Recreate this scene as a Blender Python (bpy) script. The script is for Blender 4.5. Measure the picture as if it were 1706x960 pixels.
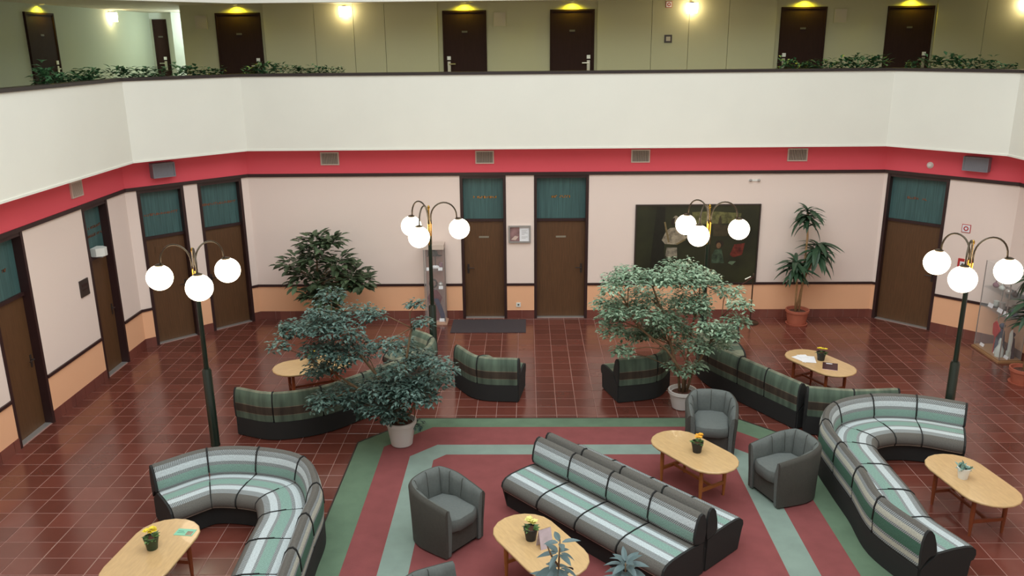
import bpy, bmesh, math, random
from mathutils import Vector, Matrix
for o in list(bpy.data.objects): bpy.data.objects.remove(o)
SC = bpy.context.scene
COL = SC.collection
R = random.Random(7)
PI = math.pi

# ------------------------------------------------------------------ camera, world, light, exposure
cam = bpy.data.objects.new('camera', bpy.data.cameras.new('camera'))
COL.objects.link(cam)
cam.data.sensor_width = 36.0
cam.data.lens = 1394.56 / 1706 * 36.0
cam.data.clip_end = 100
rx = Vector((0.99983362, 0.01557902, -0.00948871)); ux = Vector((0.00472153, 0.28142638, 0.95957121)); fx = Vector((-0.01761955, 0.95945635, -0.281306))
M = Matrix.Identity(4)
for i in range(3):
    M[i][0] = rx[i]; M[i][1] = ux[i]; M[i][2] = -fx[i]
M[2][3] = 5.4
cam.matrix_world = M
SC.camera = cam

W = bpy.data.worlds.new('world'); SC.world = W; W.use_nodes = True
W.node_tree.nodes['Background'].inputs[0].default_value = (0.80, 0.88, 0.95, 1)
W.node_tree.nodes['Background'].inputs[1].default_value = 0.3

def area(name, loc, sx, sy, power, col):
    l = bpy.data.lights.new(name, 'AREA'); l.shape = 'RECTANGLE'; l.size = sx; l.size_y = sy
    l.energy = power; l.color = col
    o = bpy.data.objects.new(name, l); o.location = loc; COL.objects.link(o); return o
area('skylight_daylight', (0.7, 6.6, 9.75), 12.5, 13.5, 1340, (0.90, 0.98, 1.0))

vs = SC.view_settings
vs.view_transform = 'Standard'; vs.look = 'None'; vs.gamma = 1; vs.use_curve_mapping = False
vs.exposure = 0.0

# ------------------------------------------------------------------ materials
def srgb(r, g, b):
    f = lambda c: (c/255/12.92) if c/255 <= 0.04045 else ((c/255+0.055)/1.055)**2.4
    return (f(r), f(g), f(b), 1)
MATS = {}
def mat(name, col, rough=0.6, metal=0.0, vary=0.0, scale=8.0, bump=0.0, bscale=80, stretch=None, spec=0.5, coat=0.0, emit=None, estr=0.0, col2=None):
    if name in MATS: return MATS[name]
    m = bpy.data.materials.new(name); m.use_nodes = True; nt = m.node_tree
    b = nt.nodes['Principled BSDF']
    b.inputs['Base Color'].default_value = col; b.inputs['Roughness'].default_value = rough
    b.inputs['Metallic'].default_value = metal; b.inputs['Specular IOR Level'].default_value = spec
    b.inputs['Coat Weight'].default_value = coat
    if emit:
        b.inputs['Emission Color'].default_value = emit; b.inputs['Emission Strength'].default_value = estr
    if vary or bump:
        tc = nt.nodes.new('ShaderNodeTexCoord'); mp = nt.nodes.new('ShaderNodeMapping')
        if stretch: mp.inputs['Scale'].default_value = stretch
        nt.links.new(tc.outputs['Object'], mp.inputs['Vector'])
    if vary:
        n = nt.nodes.new('ShaderNodeTexNoise'); n.inputs['Scale'].default_value = scale; n.inputs['Detail'].default_value = 4
        nt.links.new(mp.outputs['Vector'], n.inputs['Vector'])
        r = nt.nodes.new('ShaderNodeValToRGB')
        c2 = col2 or tuple(min(1, c*(1+vary)) for c in col[:3])+(1,)
        c1 = col if col2 else tuple(c*(1-vary) for c in col[:3])+(1,)
        r.color_ramp.elements[0].position = 0.3; r.color_ramp.elements[1].position = 0.7
        r.color_ramp.elements[0].color = c1; r.color_ramp.elements[1].color = c2
        nt.links.new(n.outputs['Fac'], r.inputs['Fac']); nt.links.new(r.outputs['Color'], b.inputs['Base Color'])
    if bump:
        n2 = nt.nodes.new('ShaderNodeTexNoise'); n2.inputs['Scale'].default_value = bscale
        nt.links.new(mp.outputs['Vector'], n2.inputs['Vector'])
        bp = nt.nodes.new('ShaderNodeBump'); bp.inputs['Strength'].default_value = bump; bp.inputs['Distance'].default_value = 0.01
        nt.links.new(n2.outputs['Fac'], bp.inputs['Height']); nt.links.new(bp.outputs['Normal'], b.inputs['Normal'])
    MATS[name] = m; return m

m_white = mat('parapet_white', srgb(240, 239, 230), 0.8, bump=0.05, bscale=60, vary=0.015, scale=1.2)
m_cream = mat('corridor_cream', srgb(190, 186, 152), 0.8, bump=0.05)
m_passage = mat('passage_white', srgb(222, 228, 220), 0.8)
m_pink = mat('wall_pink', srgb(246, 227, 218), 0.85, bump=0.12, bscale=120)
m_peach = mat('wall_peach', srgb(248, 190, 150), 0.85, bump=0.12, bscale=120)
m_red = mat('band_red', srgb(240, 92, 106), 0.75)
m_dark = mat('dark_trim', srgb(52, 30, 30), 0.45)
m_cap = mat('cap_rail_brown', srgb(46, 36, 36), 0.35)
m_ceil = mat('corridor_ceiling', srgb(190, 180, 160), 0.9)
m_door = mat('door_walnut', srgb(96, 66, 42), 0.45, vary=0.18, scale=6, stretch=(14, 14, 0.6))
m_udoor = mat('door_wenge', srgb(50, 32, 28), 0.75, spec=0.15, vary=0.1, scale=6, stretch=(14, 14, 0.6))
m_teal = mat('transom_teal', srgb(66, 98, 98), 0.5, vary=0.28, scale=7, stretch=(9, 9, 0.25))
m_gold = mat('gold_letter', srgb(200, 140, 70), 0.35, metal=0.6)
m_rust = mat('rust_letter', srgb(140, 94, 72), 0.45, metal=0.3)
m_brass = mat('brass', srgb(200, 160, 70), 0.25, metal=1.0)
m_steel = mat('satin_steel', srgb(200, 195, 180), 0.35, metal=0.9)
m_plastic = mat('white_plastic', srgb(235, 235, 230), 0.4)
m_pole = mat('lamp_pole_green', srgb(22, 36, 28), 0.3, coat=0.3)
m_arm = mat('lamp_arm_bronze', srgb(92, 82, 70), 0.3, metal=0.8)
m_globe = mat('opal_globe', srgb(255, 245, 225), 0.3, emit=(1.0, 0.86, 0.62, 1), estr=7.0)
m_sconce = mat('sconce_glass', srgb(255, 245, 225), 0.3, emit=(1.0, 0.86, 0.55, 1), estr=13.0)
m_dlight = mat('downlight_bulb', srgb(255, 240, 120), 0.3, emit=(1.0, 0.85, 0.15, 1), estr=6.0)
m_grout = mat('tile_grout', srgb(172, 132, 124), 0.5, vary=0.06)
m_table = mat('beech_top', srgb(208, 172, 124), 0.25, vary=0.07, scale=3, stretch=(3, 14, 1), coat=0.25)
m_leg = mat('table_leg_red_brown', srgb(140, 72, 42), 0.35, vary=0.1, scale=8)
m_lega = mat('table_leg_amber', srgb(176, 112, 60), 0.35, vary=0.1, scale=8)
m_black = mat('sofa_black', srgb(38, 38, 38), 0.85, bump=0.2, bscale=300)
m_chair = mat('armchair_grey', srgb(103, 108, 106), 0.95, vary=0.07, scale=40, bump=0.3, bscale=260)
m_chair_shaded = mat('armchair_grey_shaded', srgb(76, 74, 69), 0.95, vary=0.07, scale=40, bump=0.3, bscale=260)  # shade on the chair's outside is put into this darker grey
m_mat = mat('doormat_grey', srgb(74, 66, 70), 0.95, vary=0.12, scale=60, bump=0.5, bscale=300)
m_cred = mat('carpet_red', srgb(144, 76, 76), 0.98, vary=0.08, scale=5, bump=0.6, bscale=400)
m_cgreen = mat('carpet_green', srgb(104, 128, 104), 0.98, vary=0.10, scale=4, bump=0.6, bscale=400)
m_csage = mat('carpet_sage', srgb(142, 160, 150), 0.98, vary=0.08, scale=4, bump=0.6, bscale=400)
m_pot = mat('white_pot', srgb(214, 208, 204), 0.5)
m_terra = mat('terracotta_pot', srgb(176, 98, 76), 0.7, vary=0.08)
m_dpot = mat('dark_pot', srgb(40, 40, 38), 0.6)
m_soil = mat('bark_soil', srgb(92, 58, 46), 0.95, vary=0.4, scale=40, bump=1.0, bscale=50)
m_bark = mat('bark', srgb(120, 96, 70), 0.9, vary=0.2, scale=20)
m_cane = mat('cane_pale', srgb(176, 140, 100), 0.85, vary=0.1, scale=20)
m_glass = mat('clear_glass', (0.9, 0.95, 0.95, 1), 0.03, spec=0.5)
_g = m_glass.node_tree; _b = _g.nodes['Principled BSDF']; _b.inputs['Alpha'].default_value = 0.06
m_base = mat('case_base', srgb(196, 160, 140), 0.5)
m_wood = mat('case_wood', srgb(168, 128, 92), 0.5)
m_paper = mat('paper_white', srgb(240, 240, 245), 0.7)
m_frame_alu = mat('aluminium', srgb(190, 186, 184), 0.35, metal=0.6)
m_dgrey = mat('vent_dark', srgb(90, 86, 76), 0.6)
m_vgrey = mat('vent_grey', srgb(132, 132, 140), 0.6)
m_vframe = mat('vent_frame', srgb(214, 196, 184), 0.5)
m_signred = mat('sign_red', srgb(190, 50, 50), 0.5)
m_plaque = mat('plaque_dark', srgb(58, 48, 44), 0.4)
m_canvas = mat('painting_canvas', srgb(28, 30, 20), 0.45, vary=0.6, scale=1.6, col2=srgb(54, 56, 34))

def leafmat(name, c, c2, rough=0.42):
    m = bpy.data.materials.new(name); m.use_nodes = True; nt = m.node_tree; b = nt.nodes['Principled BSDF']
    b.inputs['Roughness'].default_value = rough
    g = nt.nodes.new('ShaderNodeNewGeometry'); r = nt.nodes.new('ShaderNodeValToRGB')
    r.color_ramp.elements[0].color = c; r.color_ramp.elements[1].color = c2
    nt.links.new(g.outputs['Random Per Island'], r.inputs['Fac']); nt.links.new(r.outputs['Color'], b.inputs['Base Color'])
    return m
m_ficus = leafmat('ficus_leaf', srgb(92, 122, 96), srgb(172, 196, 168))
m_ficus2 = leafmat('ficus_leaf_dark', srgb(46, 70, 60), srgb(104, 130, 122))
m_rub = leafmat('rubber_leaf', srgb(48, 64, 44), srgb(94, 112, 82))
m_drac = leafmat('dracaena_leaf', srgb(30, 56, 38), srgb(66, 96, 70))
m_fore = leafmat('greyblue_leaf', srgb(62, 82, 84), srgb(106, 128, 132))
m_ivy = leafmat('ivy_leaf', srgb(34, 74, 42), srgb(90, 132, 92))
m_flower = mat('flower_yellow', srgb(238, 214, 60), 0.6)
m_floworg = mat('flower_orange', srgb(236, 170, 40), 0.6)
m_flowcream = mat('flower_cream', srgb(238, 230, 140), 0.6)
m_small = leafmat('small_leaf', srgb(50, 80, 40), srgb(96, 130, 70))
m_succ = leafmat('succulent_leaf', srgb(90, 130, 120), srgb(150, 184, 172))

def tilemat(name, cols, rough, pitch=0.3045, ox=0.1394, oy=15.848, flat=True):
    m = bpy.data.materials.new(name); m.use_nodes = True; nt = m.node_tree; b = nt.nodes['Principled BSDF']
    g = nt.nodes.new('ShaderNodeNewGeometry')
    a = nt.nodes.new('ShaderNodeVectorMath'); a.operation = 'SUBTRACT'; a.inputs[1].default_value = (ox, oy, 0)
    s = nt.nodes.new('ShaderNodeVectorMath'); s.operation = 'DIVIDE'; s.inputs[1].default_value = (pitch, pitch, 10)
    f = nt.nodes.new('ShaderNodeVectorMath'); f.operation = 'FLOOR'
    w = nt.nodes.new('ShaderNodeTexWhiteNoise'); w.noise_dimensions = '2D'
    nt.links.new(g.outputs['Position'], a.inputs[0]); nt.links.new(a.outputs[0], s.inputs[0]); nt.links.new(s.outputs[0], f.inputs[0])
    nt.links.new(f.outputs[0], w.inputs['Vector'])
    r = nt.nodes.new('ShaderNodeValToRGB')
    r.color_ramp.elements[0].color = cols[0]; r.color_ramp.elements[1].color = cols[2]
    e = r.color_ramp.elements.new(0.5); e.color = cols[1]
    n = nt.nodes.new('ShaderNodeTexNoise'); n.inputs['Scale'].default_value = 9
    nt.links.new(g.outputs['Position'], n.inputs['Vector'])
    ad = nt.nodes.new('ShaderNodeMath'); ad.operation = 'MULTIPLY_ADD'; ad.inputs[1].default_value = 0.5; ad.inputs[2].default_value = -0.25
    nt.links.new(n.outputs['Fac'], ad.inputs[0])
    ad2 = nt.nodes.new('ShaderNodeMath'); ad2.operation = 'ADD'
    nt.links.new(ad.outputs[0], ad2.inputs[0]); nt.links.new(w.outputs['Value'], ad2.inputs[1])
    nt.links.new(ad2.outputs[0], r.inputs['Fac']); nt.links.new(r.outputs['Color'], b.inputs['Base Color'])
    b.inputs['Roughness'].default_value = rough; b.inputs['Specular IOR Level'].default_value = 0.95
    return m
m_tile = tilemat('terracotta_tile', [srgb(100, 53, 44), srgb(108, 57, 47), srgb(119, 65, 55)], 0.2)
m_skirt = tilemat('skirting_tile', [srgb(112, 60, 52), srgb(122, 66, 56), srgb(132, 76, 64)], 0.3)

TAUPE = srgb(102, 99, 95); WHITE = srgb(196, 206, 211); TEAL = srgb(132, 163, 154); ORN = srgb(116, 119, 121); DASH = srgb(168, 176, 179)
CREAM = srgb(190, 190, 178); GREEN = srgb(70, 108, 92); BLK = srgb(38, 38, 38)
OLIVE = srgb(90, 106, 92); BROWN = srgb(68, 57, 48); LINE = srgb(124, 114, 98); PALE = srgb(128, 132, 114)
def stripemat(name, stops, orn, plaid=False):
    """stripes that run along the sofa: the UV map's v is the place across the profile, u the length along it in metres"""
    m = bpy.data.materials.new(name); m.use_nodes = True; nt = m.node_tree; b = nt.nodes['Principled BSDF']
    b.inputs['Roughness'].default_value = 0.9
    uv = nt.nodes.new('ShaderNodeUVMap'); uv.uv_map = 'UVMap'; sp = nt.nodes.new('ShaderNodeSeparateXYZ'); nt.links.new(uv.outputs[0], sp.inputs[0])
    def ramp(st):
        r = nt.nodes.new('ShaderNodeValToRGB'); r.color_ramp.interpolation = 'CONSTANT'
        els = r.color_ramp.elements
        els[0].position = 0; els[0].color = st[0][1]
        els[1].position = st[1][0]; els[1].color = st[1][1]
        for p, c in st[2:]:
            e = els.new(p); e.color = c
        nt.links.new(sp.outputs['Y'], r.inputs['Fac']); return r
    base = ramp(stops)
    msk = [(0, (0, 0, 0, 1))]
    for a, c in orn: msk += [(a, (1, 1, 1, 1)), (c, (0, 0, 0, 1))]
    mk = ramp(msk if len(msk) > 1 else [(0, (0, 0, 0, 1)), (0.99, (0, 0, 0, 1))])
    # little slanted dashes inside the ornament bands
    ma = nt.nodes.new('ShaderNodeMath'); ma.operation = 'MULTIPLY_ADD'; ma.inputs[1].default_value = 0.6
    nt.links.new(sp.outputs['Y'], ma.inputs[0]); nt.links.new(sp.outputs['X'], ma.inputs[2])
    mm = nt.nodes.new('ShaderNodeMath'); mm.operation = 'MULTIPLY'; mm.inputs[1].default_value = 44.0; nt.links.new(ma.outputs[0], mm.inputs[0])
    fr = nt.nodes.new('ShaderNodeMath'); fr.operation = 'FRACT'; nt.links.new(mm.outputs[0], fr.inputs[0])
    gt = nt.nodes.new('ShaderNodeMath'); gt.operation = 'GREATER_THAN'; gt.inputs[1].default_value = 0.6; nt.links.new(fr.outputs[0], gt.inputs[0])
    mu = nt.nodes.new('ShaderNodeMath'); mu.operation = 'MULTIPLY'; nt.links.new(gt.outputs[0], mu.inputs[0]); nt.links.new(mk.outputs['Color'], mu.inputs[1])
    mx = nt.nodes.new('ShaderNodeMixRGB'); mx.inputs[2].default_value = DASH
    nt.links.new(mu.outputs[0], mx.inputs[0]); nt.links.new(base.outputs['Color'], mx.inputs[1])
    n = nt.nodes.new('ShaderNodeTexNoise'); n.inputs['Scale'].default_value = 90; n.inputs['Detail'].default_value = 3
    sc = nt.nodes.new('ShaderNodeMapping'); sc.inputs['Scale'].default_value = (1, 0.5, 1); nt.links.new(uv.outputs[0], sc.inputs[0])
    if plaid: sc.inputs['Scale'].default_value = (0.10, 0.012, 1)
    nt.links.new(sc.outputs[0], n.inputs['Vector'])
    r2 = nt.nodes.new('ShaderNodeValToRGB')
    lo = 0.62 if plaid else 0.82
    r2.color_ramp.elements[0].color = (lo, lo, lo, 1); r2.color_ramp.elements[0].position = 0.35
    hi = 1.25 if plaid else 1.08
    r2.color_ramp.elements[1].color = (hi, hi, hi*0.98, 1); r2.color_ramp.elements[1].position = 0.65
    nt.links.new(n.outputs['Fac'], r2.inputs['Fac'])
    ml = nt.nodes.new('ShaderNodeMixRGB'); ml.blend_type = 'MULTIPLY'; ml.inputs[0].default_value = 1
    nt.links.new(mx.outputs[0], ml.inputs[1]); nt.links.new(r2.outputs['Color'], ml.inputs[2]); nt.links.new(ml.outputs[0], b.inputs['Base Color'])
    return m
m_seat = stripemat('sofa_seat_stripes', [(0, TAUPE), (.09, ORN), (.14, WHITE), (.235, ORN), (.29, TEAL), (.45, ORN), (.495, WHITE), (.60, ORN), (.69, TAUPE), (.955, CREAM), (.98, BLK)],
                   [(.09, .14), (.235, .29), (.45, .495), (.60, .69)])
m_back = stripemat('sofa_back_stripes', [(0, BLK), (.03, ORN), (.07, CREAM), (.13, ORN), (.17, GREEN), (.33, ORN), (.37, CREAM), (.43, ORN), (.475, TAUPE), (.585, ORN), (.645, WHITE), (.725, ORN), (.77, TEAL), (.905, ORN), (.945, TAUPE)],
                   [(.03, .07), (.13, .17), (.33, .37), (.43, .475), (.585, .645), (.725, .77), (.905, .945)])
m_cback = stripemat('sofa_pillow_stripes', [(0, TAUPE), (.60, ORN), (.645, WHITE), (.725, ORN), (.77, TEAL), (.915, ORN), (.955, TAUPE)], [(.60, .645), (.725, .77), (.915, .955)])
m_rback = stripemat('sofa_plaid_back', [(0, BLK), (.01, OLIVE), (.122, LINE), (.132, BROWN), (.268, LINE), (.28, OLIVE), (.49, PALE), (.57, OLIVE), (.66, PALE), (.74, OLIVE), (.84, PALE), (.90, BROWN)], [], plaid=True)
m_rseat = stripemat('sofa_plaid_seat', [(0, OLIVE), (.2, PALE), (.35, OLIVE), (.6, PALE), (.8, BROWN)], [], plaid=True)

# ------------------------------------------------------------------ mesh helpers
class MB:
    def __init__(s): s.v = []; s.f = []; s.m = []; s.uv = []
    def add(s, vs, fs, mi=0, uvs=None):
        o = len(s.v); s.v += [tuple(v) for v in vs]
        for k, f in enumerate(fs):
            s.f.append(tuple(i+o for i in f)); s.m.append(mi)
            s.uv.append(uvs[k] if uvs else None)
    def prism(s, poly, z0, z1, mi=0, inset=0.0):
        n = len(poly)
        a = sum(poly[i][0]*poly[(i+1) % n][1]-poly[(i+1) % n][0]*poly[i][1] for i in range(n))
        if a < 0: poly = poly[::-1]
        vs = [(x, y, z0) for x, y in poly]+[(x, y, z1) for x, y in poly]
        s.add(vs, [tuple(range(n))[::-1], tuple(range(n, 2*n))]+[(i, (i+1) % n, n+(i+1) % n, n+i) for i in range(n)], mi)
    def box(s, x0, x1, y0, y1, z0, z1, mi=0): s.prism([(x0, y0), (x1, y0), (x1, y1), (x0, y1)], z0, z1, mi)
    def lathe(s, prof, seg=20, c=(0, 0, 0), mi=0, cap=True):
        vs = []; fs = []; n = len(prof)
        for r, z in prof:
            for k in range(seg):
                a = 2*PI*k/seg; vs.append((c[0]+r*math.cos(a), c[1]+r*math.sin(a), c[2]+z))
        for i in range(n-1):
            for k in range(seg):
                k2 = (k+1) % seg; fs.append((i*seg+k, i*seg+k2, (i+1)*seg+k2, (i+1)*seg+k))
        if cap:
            fs.append(tuple(range(seg))[::-1]); fs.append(tuple((n-1)*seg+k for k in range(seg)))
        s.add(vs, fs, mi)
    def sphere(s, c, r, seg=24, rings=12, mi=0, sx=1, sy=1, sz=1):
        vs = [(c[0], c[1], c[2]-r*sz)]; fs = []
        for i in range(1, rings):
            t = PI*i/rings
            for k in range(seg):
                a = 2*PI*k/seg; vs.append((c[0]+r*sx*math.sin(t)*math.cos(a), c[1]+r*sy*math.sin(t)*math.sin(a), c[2]-r*sz*math.cos(t)))
        vs.append((c[0], c[1], c[2]+r*sz)); L = len(vs)-1
        for k in range(seg): fs.append((0, 1+(k+1) % seg, 1+k)); fs.append((L, L-seg+k, L-seg+(k+1) % seg))
        for i in range(rings-2):
            for k in range(seg):
                a = 1+i*seg; k2 = (k+1) % seg; fs.append((a+k, a+k2, a+seg+k2, a+seg+k))
        s.add(vs, fs, mi)
    def tube(s, pts, rad, seg=8, mi=0):
        pts = [Vector(p) for p in pts]; n = len(pts)
        if not isinstance(rad, (list, tuple)): rad = [rad]*n
        vs = []; fs = []; ref = Vector((0.13, 0.21, 0.97))
        prev = None
        for i, p in enumerate(pts):
            t = (pts[min(i+1, n-1)]-pts[max(i-1, 0)]).normalized()
            if prev is None:
                a = t.cross(ref if abs(t.dot(ref)) < 0.95 else Vector((1, 0, 0))).normalized()
            else:
                a = (prev-t*prev.dot(t)).normalized()
            prev = a; b = t.cross(a)
            for k in range(seg):
                an = 2*PI*k/seg; vs.append(p+(a*math.cos(an)+b*math.sin(an))*rad[i])
        for i in range(n-1):
            for k in range(seg):
                k2 = (k+1) % seg; fs.append((i*seg+k, i*seg+k2, (i+1)*seg+k2, (i+1)*seg+k))
        fs.append(tuple(range(seg))[::-1]); fs.append(tuple((n-1)*seg+k for k in range(seg)))
        s.add(vs, fs, mi)
    def loft(s, rings, mi=0, closed=True, caps=True, capmi=None, uvs=None):
        """rings of equal length; uvs: (per ring u list, per point v list)"""
        n = len(rings[0]); vs = [p for r in rings for p in r]; fs = []; fu = []
        for i in range(len(rings)-1):
            for k in range(n if closed else n-1):
                k2 = (k+1) % n; fs.append((i*n+k, i*n+k2, (i+1)*n+k2, (i+1)*n+k))
                if uvs:
                    U, V = uvs; v2 = V[k2] if k2 > k else V[k]+0.0001
                    fu.append([(U[i], V[k]), (U[i], v2), (U[i+1], v2), (U[i+1], V[k])])
        s.add(vs, fs, mi, fu if uvs else None)
        if caps:
            c = mi if capmi is None else capmi
            s.add(rings[0], [tuple(range(n))[::-1]], c); s.add(rings[-1], [tuple(range(n))], c)
    def mesh(s, name, mats, smooth=False, off=None):
        me = bpy.data.meshes.new(name)
        vs = s.v if off is None else [(v[0]-off[0], v[1]-off[1], v[2]-off[2]) for v in s.v]
        me.from_pydata([tuple(v) for v in vs], [], s.f)
        for m in (mats if isinstance(mats, (list, tuple)) else [mats]): me.materials.append(m)
        me.polygons.foreach_set('material_index', s.m)
        if any(u for u in s.uv):
            lay = me.uv_layers.new(name='UVMap'); li = 0
            for p, u in zip(me.polygons, s.uv):
                for q, l in enumerate(p.loop_indices):
                    if u: lay.data[l].uv = u[q]
        bm = bmesh.new(); bm.from_mesh(me); bmesh.ops.recalc_face_normals(bm, faces=bm.faces); bm.to_mesh(me); bm.free()
        if smooth:
            me.polygons.foreach_set('use_smooth', [True]*len(me.polygons))
            if smooth is not True: me.set_sharp_from_angle(angle=math.radians(smooth))
        me.update(); return me

def link(name, me, parent=None, loc=None):
    o = bpy.data.objects.new(name, me); COL.objects.link(o)
    if parent is not None: o.parent = parent
    if loc is not None: o.location = loc
    return o
def tag(o, label, cat, group=None, kind=None):
    if label: o['label'] = label
    if cat: o['category'] = cat
    if group: o['group'] = group
    if kind: o['kind'] = kind
    return o
def thing(name, label, cat, loc=(0, 0, 0), rz=0, group=None, kind=None):
    o = bpy.data.objects.new(name, None); COL.objects.link(o); o.location = loc; o.rotation_euler = (0, 0, rz); o.empty_display_size = 0.1
    return tag(o, label, cat, group, kind)
def part(name, mb, mats, parent, smooth=False, off=None, label=None, loc=None):
    o = link(name, mb.mesh(name, mats, smooth, off), parent, loc)
    if label: o['label'] = label
    return o
def solo(name, mb, mats, label, cat, group=None, smooth=False, kind=None):
    """a thing of one mesh, its origin at its base centre"""
    xs = [v[0] for v in mb.v]; ys = [v[1] for v in mb.v]; zs = [v[2] for v in mb.v]
    c = ((min(xs)+max(xs))/2, (min(ys)+max(ys))/2, min(zs))
    o = link(name, mb.mesh(name, mats, smooth, c)); o.location = c
    return tag(o, label, cat, group, kind)
def dup(root, loc=None, rz=None, label=None):
    r = root.copy(); COL.objects.link(r)
    if loc is not None: r.location = loc
    if rz is not None: r.rotation_euler = (0, 0, rz)
    if label: r['label'] = label
    for ch in list(root.children):
        c = ch.copy(); COL.objects.link(c); c.parent = r
        for g in list(ch.children):
            d = g.copy(); COL.objects.link(d); d.parent = c
    return r

class Fr:
    """a wall's own frame: u along the wall, d out of it into the room, z up"""
    def __init__(s, a, b):
        s.a = Vector(a); d = Vector(b)-s.a; s.len = d.length; s.u = d.normalized(); s.n = Vector((s.u.y, -s.u.x))
    def p(s, u, d): q = s.a+s.u*u+s.n*d; return (q.x, q.y)
    def P(s, u, d, z): q = s.p(u, d); return (q[0], q[1], z)
    def box(s, mb, u0, u1, d0, d1, z0, z1, mi=0): mb.prism([s.p(u0, d0), s.p(u1, d0), s.p(u1, d1), s.p(u0, d1)], z0, z1, mi)
    def rz(s): return math.atan2(s.u.y, s.u.x)

# ------------------------------------------------------------------ ground floor walls
F_left = Fr((-7.1, -1.5), (-7.1, 14.56))
F_dl = Fr((-7.1, 14.56), (-5.44, 16.22))
F_back = Fr((-5.44, 16.22), (6.91, 16.22))
F_dr = Fr((6.91, 16.22), (8.57, 14.56))
F_right = Fr((8.57, 14.56), (8.57, -1.5))
bu = lambda x: x+5.44
DOORS = {'left': [(12.0, 12.9), (14.55, 15.38)], 'left_diagonal': [(0.2, 1.05), (1.32, 2.20)], 'back': [(bu(-1.30), bu(-0.40)), (bu(0.15), bu(1.22))], 'right_diagonal': [(0.07, 1.20)], 'right': []}
ZB, ZW, ZT = 0.175, 0.70, 2.93
def ground_wall(side, F, words):
    D = DOORS[side]; segs = []; u = 0
    for a, b in D: segs.append((u, a)); u = b
    segs.append((u, F.len))
    mb = MB(); wn = MB(); cr = MB(); tr = MB(); rb = MB()
    for a, b in segs:
        if b-a < 0.01: continue
        F.box(mb, a, b, -0.22, 0, 0, 2.99)
        F.box(wn, a, b, 0, 0.006, ZB, ZW)
        F.box(cr, a, b, 0, 0.028, ZW, ZW+0.045)
    for a, b in D: F.box(mb, a, b, -0.22, 0, 2.93, 2.99)
    F.box(tr, 0, F.len, 0, 0.035, ZT, 2.99)
    F.box(rb, 0, F.len, -0.22, 0.012, 2.99, 3.48)
    o = solo('wall_'+side, mb, m_pink, 'ground floor '+words, 'wall', kind='structure')
    c = o.location
    part('wainscot', wn, m_peach, o, off=c, label='peach lower wall band')
    part('chair_rail', cr, m_dark, o, off=c, label='dark brown chair rail')
    part('top_rail', tr, m_dark, o, off=c, label='dark brown rail under the red band')
    part('red_band', rb, m_red, o, off=c, label='red band above the top rail')
    # terracotta skirting, one tile at a time
    bs = MB()
    for a, b in segs:
        if b-a > 0.02: F.box(bs, a, b, 0, 0.004, 0, ZB-0.004)
    s = solo('baseboard_'+side, bs, m_grout, 'terracotta tile skirting along the '+words, 'baseboard', kind='structure')
    t0 = MB(); w = 0.2960
    t0.box(0, w, -0.014, 0, 0, ZB)
    tm = t0.mesh('skirting_tile', m_skirt)
    for a, b in segs:
        k = a
        while k < b-0.03:
            e = min(k+w, b)
            vis = F.p((k+e)/2, 0)[1] > 5
            if vis:
                t = link('tile', tm, s); q = F.p(k, 0)
                t.location = (q[0]-s.location[0], q[1]-s.location[1], -s.location[2]); t.rotation_euler = (0, 0, F.rz())
                t.scale = ((e-k)/w, 1, 1)
            k += 0.3045
    return o
ground_wall('left', F_left, 'pale pink left wall with two doors')
ground_wall('left_diagonal', F_dl, 'short slanted pink wall at the back left corner with two doors')
ground_wall('back', F_back, 'long pale pink back wall with the painting')
ground_wall('right_diagonal', F_dr, 'short slanted pink wall at the back right corner with one door')
ground_wall('right', F_right, 'pale pink right wall behind the tall glass case')
fw = MB(); fw.box(-9.3, 11, -1.72, -1.5, 0, 9.8); solo('wall_front', fw, m_white, 'plain white wall behind the viewer', 'wall', kind='structure')

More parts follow.
